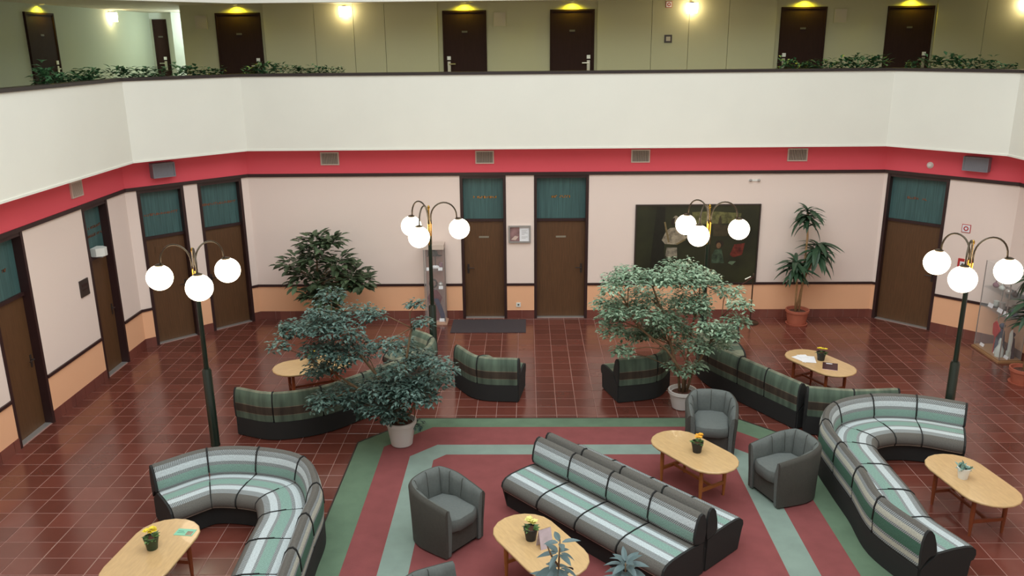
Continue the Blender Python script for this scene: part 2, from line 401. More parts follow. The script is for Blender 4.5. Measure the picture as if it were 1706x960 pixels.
def ground_door(n, F, a, b, label, plate=None, letters=(0.3, 0.7, 2.46, 'gold'), hinge='l', two=False):
    t = thing('door_%d' % n, label, 'door', F.P((a+b)/2, -0.1, 0), 0, kind='structure'); c = t.location
    fr = MB(); w = 0.055
    F.box(fr, a, a+w, -0.2, 0.012, 0, 2.93); F.box(fr, b-w, b, -0.2, 0.012, 0, 2.93); F.box(fr, a+w, b-w, -0.2, 0.005, 2.87, 2.93)
    part('frame', fr, m_dark, t, off=c, label='dark brown door frame')
    lf = MB(); F.box(lf, a+w, b-w, -0.16, -0.115, 0.012, 2.0); part('leaf', lf, m_door, t, off=c, label='walnut veneer door leaf')
    cb = MB(); F.box(cb, a+w, b-w, -0.17, -0.08, 2.0, 2.05); part('crossbar', cb, m_dark, t, off=c)
    tp = MB(); F.box(tp, a+w, b-w, -0.17, -0.125, 2.05, 2.87); tpo = part('transom_panel', tp, m_teal, t, off=c, label='teal stained panel above the door')
    x0, x1, z, colr = letters
    lt = MB(); rr = random.Random(n*5)
    L = b-a; u = a+w+(L-2*w)*x0; ue = a+w+(L-2*w)*x1
    for row in range(2 if two else 1):
        u = a+w+(L-2*w)*x0; zz = z-row*0.13
        while u < ue:
            g = 0.018+rr.random()*0.02; h = 0.036+rr.random()*0.014
            if rr.random() < 0.88:
                F.box(lt, u, u+g*0.35, -0.125, -0.119, zz, zz+h)
                F.box(lt, u, u+g, -0.125, -0.119, zz+(h-0.014 if rr.random() < .5 else 0), zz+(h if rr.random() < .5 else 0.014))
            u += g+0.010
    part('lettering', lt, m_gold if colr == 'gold' else m_rust, tpo, off=None, label=colr+' lettering too blurred to read').location = (-c[0], -c[1], -c[2])
    hd = MB(); hu = (b-w-0.07) if hinge == 'l' else (a+w+0.07); sg = -1 if hinge == 'l' else 1
    F.box(hd, hu-0.02, hu+0.02, -0.115, -0.107, 0.93, 1.12)
    hd.tube([F.P(hu, -0.11, 1.05), F.P(hu, -0.06, 1.05), F.P(hu+sg*0.12, -0.055, 1.05)], 0.010, 6)
    part('handle', hd, m_plaque, t, off=c, smooth=40, label='dark lever handle')
    if plate:
        pm = MB(); mid = (a+b)/2; F.box(pm, mid-plate[0]/2, mid+plate[0]/2, -0.115, -0.108, plate[1], plate[1]+plate[2])
        part('name_plate', pm, plate[3], t, off=c)
    th = MB(); F.box(th, a+w, b-w, -0.16, -0.02, 0.001, 0.010); part('threshold', th, m_frame_alu, t, off=c, label='pale metal threshold')
D = DOORS
ground_door(1, F_left, *D['left'][0], 'walnut door in the left wall nearest the viewer, cut by the photo edge', None, (0.1, 0.75, 2.42, 'rust'))
ground_door(2, F_left, *D['left'][1], 'walnut door in the left wall under the white emergency light', None, (0.1, 0.95, 2.5, 'rust'), two=True)
ground_door(3, F_dl, *D['left_diagonal'][0], 'walnut door on the slanted left wall with a small dark framed plate', (0.36, 1.72, 0.12, m_door), (0.1, 0.9, 2.42, 'rust'))
ground_door(4, F_dl, *D['left_diagonal'][1], 'walnut door on the slanted left wall beside the long back wall', None, (0.05, 0.95, 2.46, 'rust'), hinge='r')
ground_door(5, F_back, *D['back'][0], 'narrow walnut door of the back wall beside the slim glass case', (0.2, 1.66, 0.035, m_steel), (0.25, 0.8, 2.46, 'gold'), hinge='r')
ground_door(6, F_back, *D['back'][1], 'wide walnut door of the back wall between the picture box and the painting', (0.2, 1.66, 0.035, m_steel), (0.3, 0.68, 2.46, 'gold'))
ground_door(7, F_dr, *D['right_diagonal'][0], 'walnut door on the slanted right wall beyond the dracaena', None, (0.3, 0.65, 2.46, 'rust'))

# ------------------------------------------------------------------ floor of terracotta tiles
OCT = [(-7.1, -1.5), (8.57, -1.5), (8.57, 14.56), (6.91, 16.22), (-5.44, 16.22), (-7.1, 14.56)]
def clip(poly, hx):
    n = len(hx)
    for i in range(n):
        a = hx[i]; b = hx[(i+1) % n]; out = []
        ins = lambda q: (b[0]-a[0])*(q[1]-a[1])-(b[1]-a[1])*(q[0]-a[0]) >= -1e-9
        for k in range(len(poly)):
            p, q = poly[k-1], poly[k]; ip, iq = ins(p), ins(q)
            if ip != iq:
                d1 = (b[0]-a[0])*(p[1]-a[1])-(b[1]-a[1])*(p[0]-a[0]); d2 = (b[0]-a[0])*(q[1]-a[1])-(b[1]-a[1])*(q[0]-a[0]); tt = d1/(d1-d2)
                out.append((p[0]+(q[0]-p[0])*tt, p[1]+(q[1]-p[1])*tt))
            if iq: out.append(q)
        poly = out
        if len(poly) < 3: return []
    return poly
fl = MB(); fl.prism(OCT, -0.2, -0.003)
for F_, sd in ((F_left, 'left'), (F_dl, 'left_diagonal'), (F_back, 'back'), (F_dr, 'right_diagonal')):
    for a, b in DOORS[sd]: F_.box(fl, a, b, -0.22, 0.0, -0.2, 0.0)
floor = solo('floor', fl, m_grout, 'glossy dark red terracotta tiled floor with pale joints', 'floor', kind='structure')
fo = floor.location
PT, G = 0.3045, 0.0038
def toimg(x, y, z=0):
    v = Vector((x, y, z-5.4)); d = v.dot(fx)
    return (853+1394.56*v.dot(rx)/d, 480-1394.56*v.dot(ux)/d) if d > 0.1 else None
CARP = [(-2.38, 3.0), (3.86, 3.0), (3.86, 10.69), (3.08, 11.45), (-1.6, 11.45), (-2.38, 10.69)]
def incarp(x, y): return -2.3 < x < 3.78 and y < 11.4 and (y-10.69) < (x+2.38)-0.05 and (y-10.69) < (3.86-x)-0.05
cells = []
for i in range(-26, 30):
    for j in range(-2, 58):
        x0 = 0.1394+i*PT; y1 = 15.848-j*PT+PT
        x1 = x0+PT; y0 = y1-PT
        cs = [(x0, y0), (x1, y0), (x1, y1), (x0, y1)]
        if all(incarp(*c) for c in cs): continue
        poly = clip([(x0+G, y0+G), (x1-G, y0+G), (x1-G, y1-G), (x0+G, y1-G)], OCT)
        if len(poly) < 3: continue
        full = len(poly) == 4 and abs((poly[2][0]-poly[0][0])) > PT-3*G and abs(poly[2][1]-poly[0][1]) > PT-3*G
        im = toimg((x0+x1)/2, (y0+y1)/2) if y0 > 1 else None
        vis = im is not None and 0 <= im[0] <= 1706 and 0 <= im[1] <= 958
        cells.append((full and vis, y0, x0, poly))
def bevtile(mb, poly, z0, z1, b=0.004):
    n = len(poly); cx = sum(p[0] for p in poly)/n; cy = sum(p[1] for p in poly)/n
    def ins(k):
        p = poly[k]; l = math.hypot(p[0]-cx, p[1]-cy) or 1; return (p[0]-(p[0]-cx)/l*b*1.4, p[1]-(p[1]-cy)/l*b*1.4)
    vs = [(x, y, z0) for x, y in poly]+[(x, y, z1-b*0.5) for x, y in poly]+[(*ins(k), z1) for k in range(n)]
    fs = [tuple(range(2*n, 3*n))]
    for k in range(n):
        k2 = (k+1) % n; fs += [(k, k2, n+k2, n+k), (n+k, n+k2, 2*n+k2, 2*n+k)]
    mb.add(vs, fs)
big = sorted([c for c in cells if c[0]], key=lambda c: c[1])[:300]
bigset = set((c[1], c[2]) for c in big)
tm = MB(); h = PT/2-G; bevtile(tm, [(-h, -h), (h, -h), (h, h), (-h, h)], -0.01, 0.0); tmesh = tm.mesh('tile', m_tile)
for c in big:
    t = link('tile', tmesh, floor); t.location = (c[2]+PT/2-fo[0], c[1]+PT/2-fo[1], 0-fo[2]+R.uniform(-0.0004, 0.0004))
rest = MB()
for c in cells:
    if (c[1], c[2]) not in bigset: bevtile(rest, c[3], -0.01, 0.0)
o = part('tiling', rest, m_tile, floor, off=fo); o['kind'] = 'stuff'

# ------------------------------------------------------------------ inlaid carpet
def chamf(x0, x1, y0, y1, c): return [(x0, y0), (x1, y0), (x1, y1-c), (x1-c, y1), (x0+c, y1), (x0, y1-c)]
def ringband(mb, A, B, z0, z1):
    n = len(A)
    for k in range(1, n):
        k2 = (k+1) % n
        mb.prism([A[k], A[k2], B[k2], B[k]], z0, z1)
cp = thing('carpet', 'large red carpet with green and sage border bands under the centre seating', 'carpet', (0.74, 7, 0))
co = cp.location
P0 = chamf(-2.40, 3.88, 3.0, 11.47, 0.78); P1 = chamf(-2.38, 3.86, 3.0, 11.45, 0.78); P2 = chamf(-2.00, 3.48, 3.0, 11.16, 0.62); P3 = chamf(-1.60, 3.07, 3.0, 10.60, 0.34); P4 = chamf(-1.27, 2.74, 3.0, 10.31, 0.16)
e = MB(); ringband(e, P0, P1, 0, 0.014); part('edge_strip', e, m_plaque, cp, off=co, label='thin dark edge strip')
e = MB(); ringband(e, P1, P2, 0, 0.012); part('green_border', e, m_cgreen, cp, off=co, label='moss green outer border')
e = MB(); ringband(e, P2, P3, 0, 0.012); part('red_border', e, m_cred, cp, off=co, label='brick red band between the borders')
e = MB(); ringband(e, P3, P4, 0, 0.012); part('sage_border', e, m_csage, cp, off=co, label='pale sage inner border')
e = MB(); e.prism(P4, 0, 0.012); part('red_field', e, m_cred, cp, off=co, label='brick red centre field')

# ------------------------------------------------------------------ balcony: slab, parapets, corridor walls, ceilings
PL = [(-6.73, -1.5), (-6.73, 14.25), (-5.27, 15.83), (6.71, 15.83), (8.14, 14.33), (8.14, -1.5)]
RING = [[(-9.3, -1.5), (-6.73, -1.5), (-6.73, 14.25), (-9.3, 14.25)], [(-9.3, 14.25), (-6.73, 14.25), (-5.27, 15.83), (-5.27, 21.3), (-9.3, 21.3)],
        [(-5.27, 15.83), (6.71, 15.83), (6.71, 17.7), (-5.27, 17.7)], [(6.71, 15.83), (8.14, 14.33), (11, 14.33), (11, 17.7), (6.71, 17.7)], [(8.14, -1.5), (11, -1.5), (11, 14.33), (8.14, 14.33)]]
sl = MB()
SRING = [[(-9.3, -1.5), (-6.83, -1.5), (-6.83, 14.29), (-9.3, 14.29)], [(-9.3, 14.29), (-6.83, 14.29), (-5.31, 15.93), (-5.31, 21.3), (-9.3, 21.3)],
        [(-5.31, 15.93), (6.75, 15.93), (6.75, 17.7), (-5.31, 17.7)], [(6.75, 15.93), (8.24, 14.37), (11, 14.37), (11, 17.7), (6.75, 17.7)], [(8.24, -1.5), (11, -1.5), (11, 14.37), (8.24, 14.37)]]
for q in SRING: sl.prism(q, 3.49, 3.90)
solo('floor_upper', sl, m_white, 'balcony floor slab of the upper corridor', 'floor', kind='structure')
cl = MB()
for q in SRING: cl.prism(q, 6.17, 6.45)
solo('ceiling', cl, m_ceil, 'low beige ceiling of the upper corridor', 'ceiling', kind='structure')
rf = MB(); rf.box(-9.3, 11, -1.72, 17.7, 9.8, 10.0); solo('ceiling_roof', rf, m_white, 'white roof ceiling high above the hall', 'ceiling', kind='structure')
PF = [Fr(PL[i], PL[i+1]) for i in range(5)]
def offset_line(d):
    """the parapet line moved outwards (away from the hall) by d, joined at its corners"""
    out = []
    for i in range(6):
        if i == 0: out.append(PF[0].p(0, -d)); continue
        if i == 5: out.append(PF[4].p(PF[4].len, -d)); continue
        A, B = PF[i-1], PF[i]; n = (A.n+B.n); k = d/(n.length/2)**2/2
        q = Vector(PL[i])-n*k; out.append((q.x, q.y))
    return out
def parapet(name, sidename, i, label, z0, z1, caprail=True):
    a = offset_line(0); b = offset_line(0.16)
    mb = MB(); mb.prism([a[i], a[i+1], b[i+1], b[i]], z0, z1)
    o = solo(name, mb, m_white, label, 'parapet', kind='structure')
    if caprail:
        a2 = offset_line(-0.025); b2 = offset_line(0.20)
        cb = MB(); cb.prism([a2[i], a2[i+1], b2[i+1], b2[i]], z1, z1+0.05)
        part('cap_rail', cb, m_cap, o, off=o.location, label='dark brown cap rail')
        lp = MB(); a3 = offset_line(-0.012); lp.prism([a3[i], a3[i+1], a[i+1], a[i]], z0, z0+0.03); part('drip_edge', lp, m_white, o, off=o.location)
    return o
sides = ['left', 'left_diagonal', 'back', 'right_diagonal', 'right']
for i, sname in enumerate(sides):
    parapet('wall_parapet_'+sname, sname, i, 'cream white balcony parapet, %s stretch' % sname.replace('_', ' '), 3.48, 4.845)
    parapet('wall_upper_parapet_'+sname, sname, i, 'white parapet of the storey above, %s stretch' % sname.replace('_', ' '), 6.13, 7.2, False)
uw = MB(); uw.box(-9.3, -9.05, -1.5, 21.3, 3.9, 9.8); solo('wall_upper_left', uw, mat('corridor_left_lit_cream', srgb(184, 190, 170), 0.8), 'cream left wall of the upper corridor, passage light in its tint', 'wall', kind='structure')  # cooler copy of the corridor cream, with the passage light put into its colour
uw = MB(); uw.box(11, 11.2, -1.5, 17.7, 3.9, 9.8); solo('wall_upper_right', uw, m_cream, 'right end wall of the upper corridor', 'wall', kind='structure')
uw = MB(); uw.box(-6.87, 11.2, 17.4, 17.7, 3.9, 9.8); uw.box(-9.3, -6.87, 17.4, 17.7, 6.45, 9.8); uw.box(-6.87, -6.67, 17.7, 21.3, 3.9, 6.3)
uwo = solo('wall_upper_back', uw, m_cream, 'olive cream back wall of the upper corridor with bedroom doors', 'wall', kind='structure')
pn = MB()
for a, b in [(-5.20, -1.74), (1.42, 4.93), (8.05, 11.0)]:
    k = a
    cuts = {0: [-5.20, -4.19, -3.41, -2.79, -1.74], 1: [1.42, 2.49, 3.22, 4.0, 4.93], 2: [8.05, 9.0, 10.0, 11.0]}[[-5.20, 1.42, 8.05].index(a)]
    for c0, c1 in zip(cuts, cuts[1:]): pn = MB(); pn.box(c0+0.004, c1-0.004, 17.34, 17.4, 3.9, 6.17); part('panel', pn, m_cream, uwo, off=uwo.location)
uw = MB(); uw.box(-9.05, -6.87, 21.0, 21.3, 3.9, 6.17); solo('wall_passage', uw, m_passage, 'bright white end wall of the side passage', 'wall', kind='structure')
uw = MB(); uw.box(-8.42, -8.15, 20.75, 21.0, 3.9, 6.17); solo('wall_passage_pier', uw, m_passage, 'pale green white pier beside the passage end', 'wall', kind='structure')

F_ub = Fr((-6.87, 17.4), (11, 17.4)); F_ul = Fr((-9.05, 0), (-9.05, 21))
def corridor_door(n, F, u0, u1, label, hinge, proud=0.01):
    t = thing('door_%d' % n, label, 'door', F.P((u0+u1)/2, 0, 3.9), kind='structure'); c = t.location
    m = MB(); F.box(m, u0, u1, 0, 0.03, 3.91, 5.985); part('leaf', m, m_udoor, t, off=c)
    m = MB(); w = 0.035
    F.box(m, u0-w, u0, 0, 0.045, 3.9, 6.02); F.box(m, u1, u1+w, 0, 0.045, 3.9, 6.02); F.box(m, u0, u1, 0, 0.045, 5.985, 6.02); part('frame', m, m_udoor, t, off=c)
    hu = u0+0.075 if hinge == 'r' else u1-0.075; sg = 1 if hinge == 'r' else -1
    m = MB(); F.box(m, hu-0.03, hu+0.03, 0.03, 0.04, 4.84, 5.05); m.tube([F.P(hu, 0.03, 5.0), F.P(hu, 0.08, 5.0), F.P(hu+sg*0.13, 0.085, 5.0)], 0.013, 6)
    part('handle', m, m_steel, t, off=c, smooth=40, label='pale metal lever handle')
    m = MB(); F.box(m, hu-0.035, hu+0.035, 0.03, 0.045, 5.08, 5.15); part('key_reader', m, m_plastic, t, off=c, label='pale card reader')
    m = MB(); mid = (u0+u1)/2; F.box(m, mid-0.055, mid+0.055, 0.03, 0.036, 5.6, 5.635); part('number_plate', m, m_dgrey, t, off=c, label='small grey number plate')
ub = lambda x: x+6.87
corridor_door(8, F_ul, 15.74, 16.63, 'dark bedroom door in the left corridor wall near the photo corner', 'l')
corridor_door(9, F_ub, ub(-6.13), ub(-5.30), 'dark bedroom door right of the bright side passage', 'l')
corridor_door(10, F_ub, ub(-1.61), ub(-0.81), 'dark bedroom door over the narrow walnut door', 'r')
corridor_door(11, F_ub, ub(0.52), ub(1.33), 'dark bedroom door over the wide walnut door', 'l')
corridor_door(12, F_ub, ub(5.06), ub(5.88), 'dark bedroom door left of the parapet corner on the right', 'r')
corridor_door(13, F_ub, ub(7.14), ub(7.97), 'rightmost dark bedroom door of the upper corridor', 'l')
F_pe = Fr((-9.05, 21.0), (-6.87, 21.0))
corridor_door(14, F_pe, 0.11, 0.37, 'narrow dark door at the bright end of the side passage', 'l')

def downlight(F, u, d, label):
    P = F.P(u, d, 6.17)
    t = thing('downlight', label, 'ceiling light', P, group='yellow downlights over the bedroom doors')
    m = MB(); m.lathe([(0.055, -0.012), (0.055, 0.0), (0.04, 0.0), (0.04, -0.012)], 14, cap=False); part('trim_ring', m, m_steel, t)
    m = MB(); m.lathe([(0.001, -0.006), (0.038, -0.006)], 12, cap=False); part('bulb', m, m_dlight, t)
    l = bpy.data.lights.new('downlight_beam', 'SPOT'); l.energy = 14; l.spot_size = math.radians(165); l.spot_blend = 0.6; l.color = (1.0, 0.86, 0.03); l.shadow_soft_size = 0.03
    lo = bpy.data.objects.new('beam', l); COL.objects.link(lo); lo.parent = t; lo.location = (0, 0, -0.03)
for F, x, lb in ((F_ul, 16.2, 'yellow downlight over the left corridor door'), (F_ub, ub(-5.72), 'yellow downlight over the door beside the passage'), (F_ub, ub(-1.2), 'yellow downlight over the third bedroom door from the left'),
                 (F_ub, ub(0.92), 'yellow downlight over the fourth bedroom door from the left'), (F_ub, ub(5.47), 'yellow downlight over the last but one bedroom door'), (F_ub, ub(7.55), 'yellow downlight over the rightmost bedroom door')):
    downlight(F, x, 0.10, lb)

def sconce(F, u, label, d0=0.0):
    t = thing('wall_sconce', label, 'wall lamp', F.P(u, d0, 5.92), F.rz(), group='corridor wall sconces')
    m = MB(); m.box(-0.07, 0.07, -0.02, 0, 0.02, 0.2); part('back_plate', m, m_steel, t)
    m = MB()
    for sx in (-0.055, 0.055):
        m.loft([[(sx-0.045*s, -0.03, z), (sx+0.045*s, -0.03, z), (sx+0.05*s, -0.13, z), (sx-0.05*s, -0.13, z)] for s, z in ((0.8, 0.0), (1.05, 0.12), (1.0, 0.19))])
    part('glass_shade', m, m_sconce, t, smooth=30, label='glowing white glass shade')
    m = MB(); m.box(-0.04, 0.02, -0.14, -0.02, 0.192, 0.21); part('clip', m, m_plaque, t)
    l = bpy.data.lights.new('sconce_glow', 'POINT'); l.energy = 2.2; l.color = (1.0, 0.84, 0.48); l.shadow_soft_size = 0.1
    lo = bpy.data.objects.new('glow', l); COL.objects.link(lo); lo.parent = t; lo.location = (0, -0.25, 0.08)
sconce(F_ul, 19.0, 'glowing sconce in the far left of the upper corridor by the passage')
sconce(F_ub, ub(-3.55), 'glowing sconce between the second and third bedroom doors', 0.06)
sconce(F_ub, ub(3.25), 'glowing sconce right of the small red fire sign', 0.06)
sconce(F_ub, ub(9.72), 'glowing sconce at the right edge of the upper corridor', 0.06)
t = thing('passage_lamp', 'ceiling lamp lighting the side passage, hidden above', 'ceiling light', (-7.6, 20.2, 6.10))
m = MB(); m.lathe([(0.12, -0.05), (0.14, 0.0), (0.14, 0.069)], 16); part('lamp_body', m, m_plastic, t)
l = bpy.data.lights.new('passage_glow', 'POINT'); l.energy = 48; l.color = (0.84, 1.0, 0.97); l.shadow_soft_size = 0.12
lo = bpy.data.objects.new('glow', l); COL.objects.link(lo); lo.parent = t; lo.location = (0, 0, -0.2)

for x, lb in ((-6.46, 'square access panel left of the door beside the passage'), (-0.51, 'square access panel between the two middle bedroom doors'), (6.19, 'square access panel right of the last but one bedroom door')):
    m = MB(); m.box(x-0.13, x+0.13, 17.38, 17.4, 5.71, 5.99); o = solo('access_panel', m, m_cream, lb, 'panel', group='corridor access panels')
    m = MB(); m.box(x-0.115, x+0.115, 17.372, 17.38, 5.725, 5.975); part('cover', m, m_ceil, o, off=o.location)
def ringsign(F, u, z, s, label, d0=0.0, nm='fire_sign'):
    t = thing(nm, label, 'sign', F.P(u, d0, z), F.rz())
    m = MB(); m.box(-s, s, -0.012, 0, 0, 2*s); part('plate', m, m_signred, t)
    m = MB(); m.box(-s*.86, s*.86, -0.016, -0.012, s*.14, s*1.86); part('face', m, m_paper, t)
    m = MB(); n = 20
    ri = [(math.cos(2*PI*k/n), math.sin(2*PI*k/n)) for k in range(n)]
    for k in range(n):
        a, b = ri[k], ri[(k+1) % n]
        q = [(a[0]*s*.32, a[1]*s*.32+s), (b[0]*s*.32, b[1]*s*.32+s), (b[0]*s*.58, b[1]*s*.58+s), (a[0]*s*.58, a[1]*s*.58+s)]
        m.add([(x, -0.018, z_) for x, z_ in q], [(0, 1, 2, 3)])
    part('red_ring', m, m_signred, t, label='red ring symbol')
ringsign(F_ub, ub(2.81), 6.03, 0.06, 'small red ringed fire sign under the corridor ceiling', 0.06)
ringsign(F_dr, 1.585, 1.99, 0.075, 'red ringed fire sign on the slanted right wall')
t = thing('corridor_picture', 'small square dark framed picture in the upper corridor', 'picture', (2.82, 17.34, 5.37))
m = MB(); m.box(-0.075, 0.075, -0.02, 0, 0, 0.15); part('frame', m, m_plaque, t)
m = MB(); m.box(-0.042, 0.042, -0.024, -0.02, 0.033, 0.117); part('print', m, m_ceil, t)

# planters with trailing plants along the parapet
def leafquad(mb, base, dirv, L, Wd, droop=0.3, up=Vector((0, 0, 1)), n=2, mi=0, prof=None):
    """a folded, pointed leaf blade that starts at base and runs along dirv, bending down"""
    d = Vector(dirv).normalized(); s = d.cross(up)
    if s.length < 1e-3: s = Vector((1, 0, 0))
    s.normalize(); nn = s.cross(d).normalized(); base = Vector(base)
    prof = prof or ([0.0, 1.0, 0.0] if n == 2 else [0.25]+[math.sin(PI*(0.16+0.84*k/n)) for k in range(1, n)]+[0.0])
    vs = []; fs = []
    p = base.copy(); dd = d.copy()
    for k in range(n+1):
        w = prof[k]*Wd/2
        vs += [p-s*w+nn*w*0.35, p.copy(), p+s*w+nn*w*0.35]
        dd = (dd-nn*0-Vector((0, 0, 1))*droop/n).normalized(); p = p+dd*L/n
    for k in range(n):
        a = k*3; fs += [(a, a+1, a+4, a+3), (a+1, a+2, a+5, a+4)]
    mb.add(vs, fs, mi)
def rdir(r, zlo=-0.2, zhi=1.0):
    a = r.uniform(0, 2*PI); z = r.uniform(zlo, zhi); h = math.sqrt(max(0.05, 1-min(1, z*z))); return Vector((h*math.cos(a), h*math.sin(a), z))
ivm = []
for k in range(4):
    r = random.Random(30+k); mb = MB()
    mb.tube([(-0.17, 0, 0.0), (0, 0.02, 0.02), (0.17, 0, 0.0)], 0.012, 5)
    for q in range(70):
        b = Vector((r.uniform(-0.17, 0.17), r.uniform(-0.09, 0.09), 0.02+r.uniform(0.0, 0.19)*(1 if r.random() < .85 else 1.4)))
        leafquad(mb, b, rdir(r, -0.1, 0.8), r.uniform(0.10, 0.16), r.uniform(0.05, 0.08), 0.4)
    ivm.append(mb.mesh('ivy_clump', m_ivy))
obx = offset_line(0.21); oby = offset_line(0.45)
def planter(i, u0, u1, label, plabel, grp, gaps=()):
    A = Fr(obx[i], obx[i+1])
    m = MB(); A.box(m, u0, u1, -0.25, -0.01, 4.62, 4.84); o = solo('planter_box', m, m_cap, label, 'planter')
    u = u0+0.12; ordn = 0
    words = ['first', 'second', 'third', 'fourth', 'fifth', 'sixth', 'seventh', 'eighth', 'ninth', 'tenth']
    while u < u1-0.05:
        if not any(a < u < b for a, b in gaps):
            q = A.P(u, -0.12, 4.84); k = R.randrange(4)
            o = link('trailing_plant', ivm[k]); o.location = q; o.rotation_euler = (0, 0, A.rz()+R.choice([0, PI])+R.uniform(-.2, .2)); s = R.uniform(0.75, 1.15); o.scale = (s, s, s*R.uniform(0.7, 1.15))
            tag(o, plabel+', %s from the left' % words[ordn], 'plant', grp); ordn += 1
        u += R.uniform(0.24, 0.34)
planter(0, 13.9, 15.7, 'brown planter box on the left balcony parapet', 'leafy plant trailing in the left balcony planter', 'plants in the left balcony planter')
planter(1, 0.05, 2.2, 'brown planter box on the slanted left balcony parapet', 'leafy plant in the planter below the bright passage', 'plants in the slanted left planter', ((1.0, 1.25),))
planter(2, 0.1, 2.05, 'brown planter box at the left end of the long balcony parapet', 'leafy plant on the long parapet at its left end', 'plants at the left end of the long planter')
planter(2, 10.1, 12.0, 'brown planter box at the right end of the long balcony parapet', 'leafy plant on the long parapet at its right end', 'plants at the right end of the long planter')
planter(3, 0.15, 2.1, 'brown planter box on the slanted right balcony parapet', 'leafy plant trailing on the slanted right parapet', 'plants in the slanted right planter')
planter(4, 0.15, 1.5, 'brown planter box on the far right balcony parapet', 'leafy green plant on the parapet at the right photo edge', 'plants in the far right planter')

# ------------------------------------------------------------------ wall fittings
def vent(F, u, z0, z1, w, label, boxy=False):
    t = thing('air_vent', label, 'air vent', F.P(u, 0.012, z0), F.rz(), group='air vents in the red band')
    h = z1-z0; dd = 0.16 if boxy else 0.03; b = 0.02
    m = MB()
    m.box(-w/2, w/2, -dd, 0, 0, b); m.box(-w/2, w/2, -dd, 0, h-b, h); m.box(-w/2, -w/2+b, -dd, 0, b, h-b); m.box(w/2-b, w/2, -dd, 0, b, h-b)
    part('frame', m, m_vgrey if boxy else m_vframe, t)
    m = MB(); m.box(-w/2+b, w/2-b, -dd*(0.93 if boxy else 0.4), -0.001, b, h-b); part('backing', m, m_vgrey if boxy else m_dgrey, t)
    sm = MB(); n = 12 if not boxy else 14
    sm.box(-0.004, 0.004, -dd*(0.96 if boxy else 0.9), -dd*(0.93 if boxy else 0.4), b, h-b); me = sm.mesh('slat', m_vgrey if boxy else m_vframe)
    for k in range(n):
        s = link('slat', me, t); s.location = (-w/2+b+(w-2*b)*(k+0.5)/n, 0, 0); s.rotation_euler = (0, 0, 0.0)
vent(F_left, 14.46, 3.13, 3.38, 0.34, 'narrow vent in the red band of the left wall')
vent(F_dl, 0.68, 3.13, 3.39, 0.40, 'boxy grey vent at the slanted left corner', True)
vent(F_back, bu(-3.80), 3.155, 3.405, 0.36, 'leftmost flat vent on the back wall above the rubber plant')
vent(F_back, bu(-0.80), 3.16, 3.41, 0.36, 'flat vent above the narrow walnut door')
vent(F_back, bu(2.20), 3.16, 3.41, 0.36, 'flat vent above the left end of the painting')
vent(F_back, bu(5.20), 3.165, 3.41, 0.38, 'flat vent above the dracaena')
vent(F_dr, 1.63, 3.13, 3.38, 0.42, 'boxy grey vent at the slanted right corner', True)
t = thing('smoke_detector', 'white dome detector on the red band over the right door', 'detector', F_dr.P(0.82, 0.012, 3.15))
q = F_dr.n; m = MB(); m.sphere((q.x*0.015, q.y*0.015, 0), 0.05, 16, 8); part('dome', m, m_plastic, t, smooth=True)
m = MB(); m.tube([(0, 0, 0), (q.x*0.012, q.y*0.012, 0)], 0.06, 16); part('base_ring', m, m_plastic, t)
t = thing('emergency_light', 'white boxy emergency light over the second left door', 'light', (-7.1, 13.42, 2.05)); t.scale = (.8, .72, .8); m = MB()
m.prism([(-0.12, -0.15), (0.0, -0.17), (0.13, -0.05), (0.13, 0.07), (0.0, 0.17), (-0.12, 0.15)], 0.02, 0.19); part('housing', m, m_plastic, t)
m = MB(); m.box(-0.12, 0.10, -0.12, 0.12, 0, 0.02); part('lens', m, m_frame_alu, t)
t = thing('wall_plaque', 'dark square plaque on the left wall between the doors', 'plaque', (-7.1, 12.77, 1.56))
m = MB(); m.box(0, 0.02, -0.13, 0.13, 0, 0.27); part('plate', m, m_plaque, t)
m = MB(); m.box(0.02, 0.024, -0.08, 0.08, 0.16, 0.2); m.box(0.02, 0.024, -0.08, 0.08, 0.1, 0.12); part('relief', m, m_dark, t)
t = thing('call_point', 'square red framed alarm button by the right lamp', 'alarm', F_dr.P(1.62, 0, 1.30), F_dr.rz()); m = MB()
m.box(-0.09, 0.09, -0.03, 0, 0, 0.2); part('housing', m, m_signred, t)
m = MB(); m.box(-0.05, 0.05, -0.036, -0.03, 0.05, 0.15); part('button_plate', m, m_paper, t)
m = MB(); m.tube([(0, -0.036, 0.1), (0, -0.05, 0.1)], 0.02, 10); part('button', m, m_plaque, t)
t = thing('wall_socket', 'small white socket low on the wall between the back doors', 'socket', (-0.17, 16.214, 0.25)); m = MB()
m.box(-0.045, 0.045, -0.015, 0, 0, 0.09); part('plate', m, m_plastic, t); m = MB(); m.box(-0.018, 0.018, -0.018, -0.015, 0.03, 0.06); part('hole_cover', m, m_dgrey, t)
t = thing('wall_spotlight', 'pair of tiny white fittings high on the wall above the painting', 'light', (4.42, 16.22, 2.78)); m = MB()
m.box(-0.11, 0.11, -0.02, 0, 0, 0.035); part('bar', m, m_plastic, t); m = MB()
m.sphere((-0.08, -0.03, 0.02), 0.028, 10, 6); m.sphere((0.08, -0.03, 0.02), 0.028, 10, 6); part('heads', m, m_frame_alu, t, smooth=True)

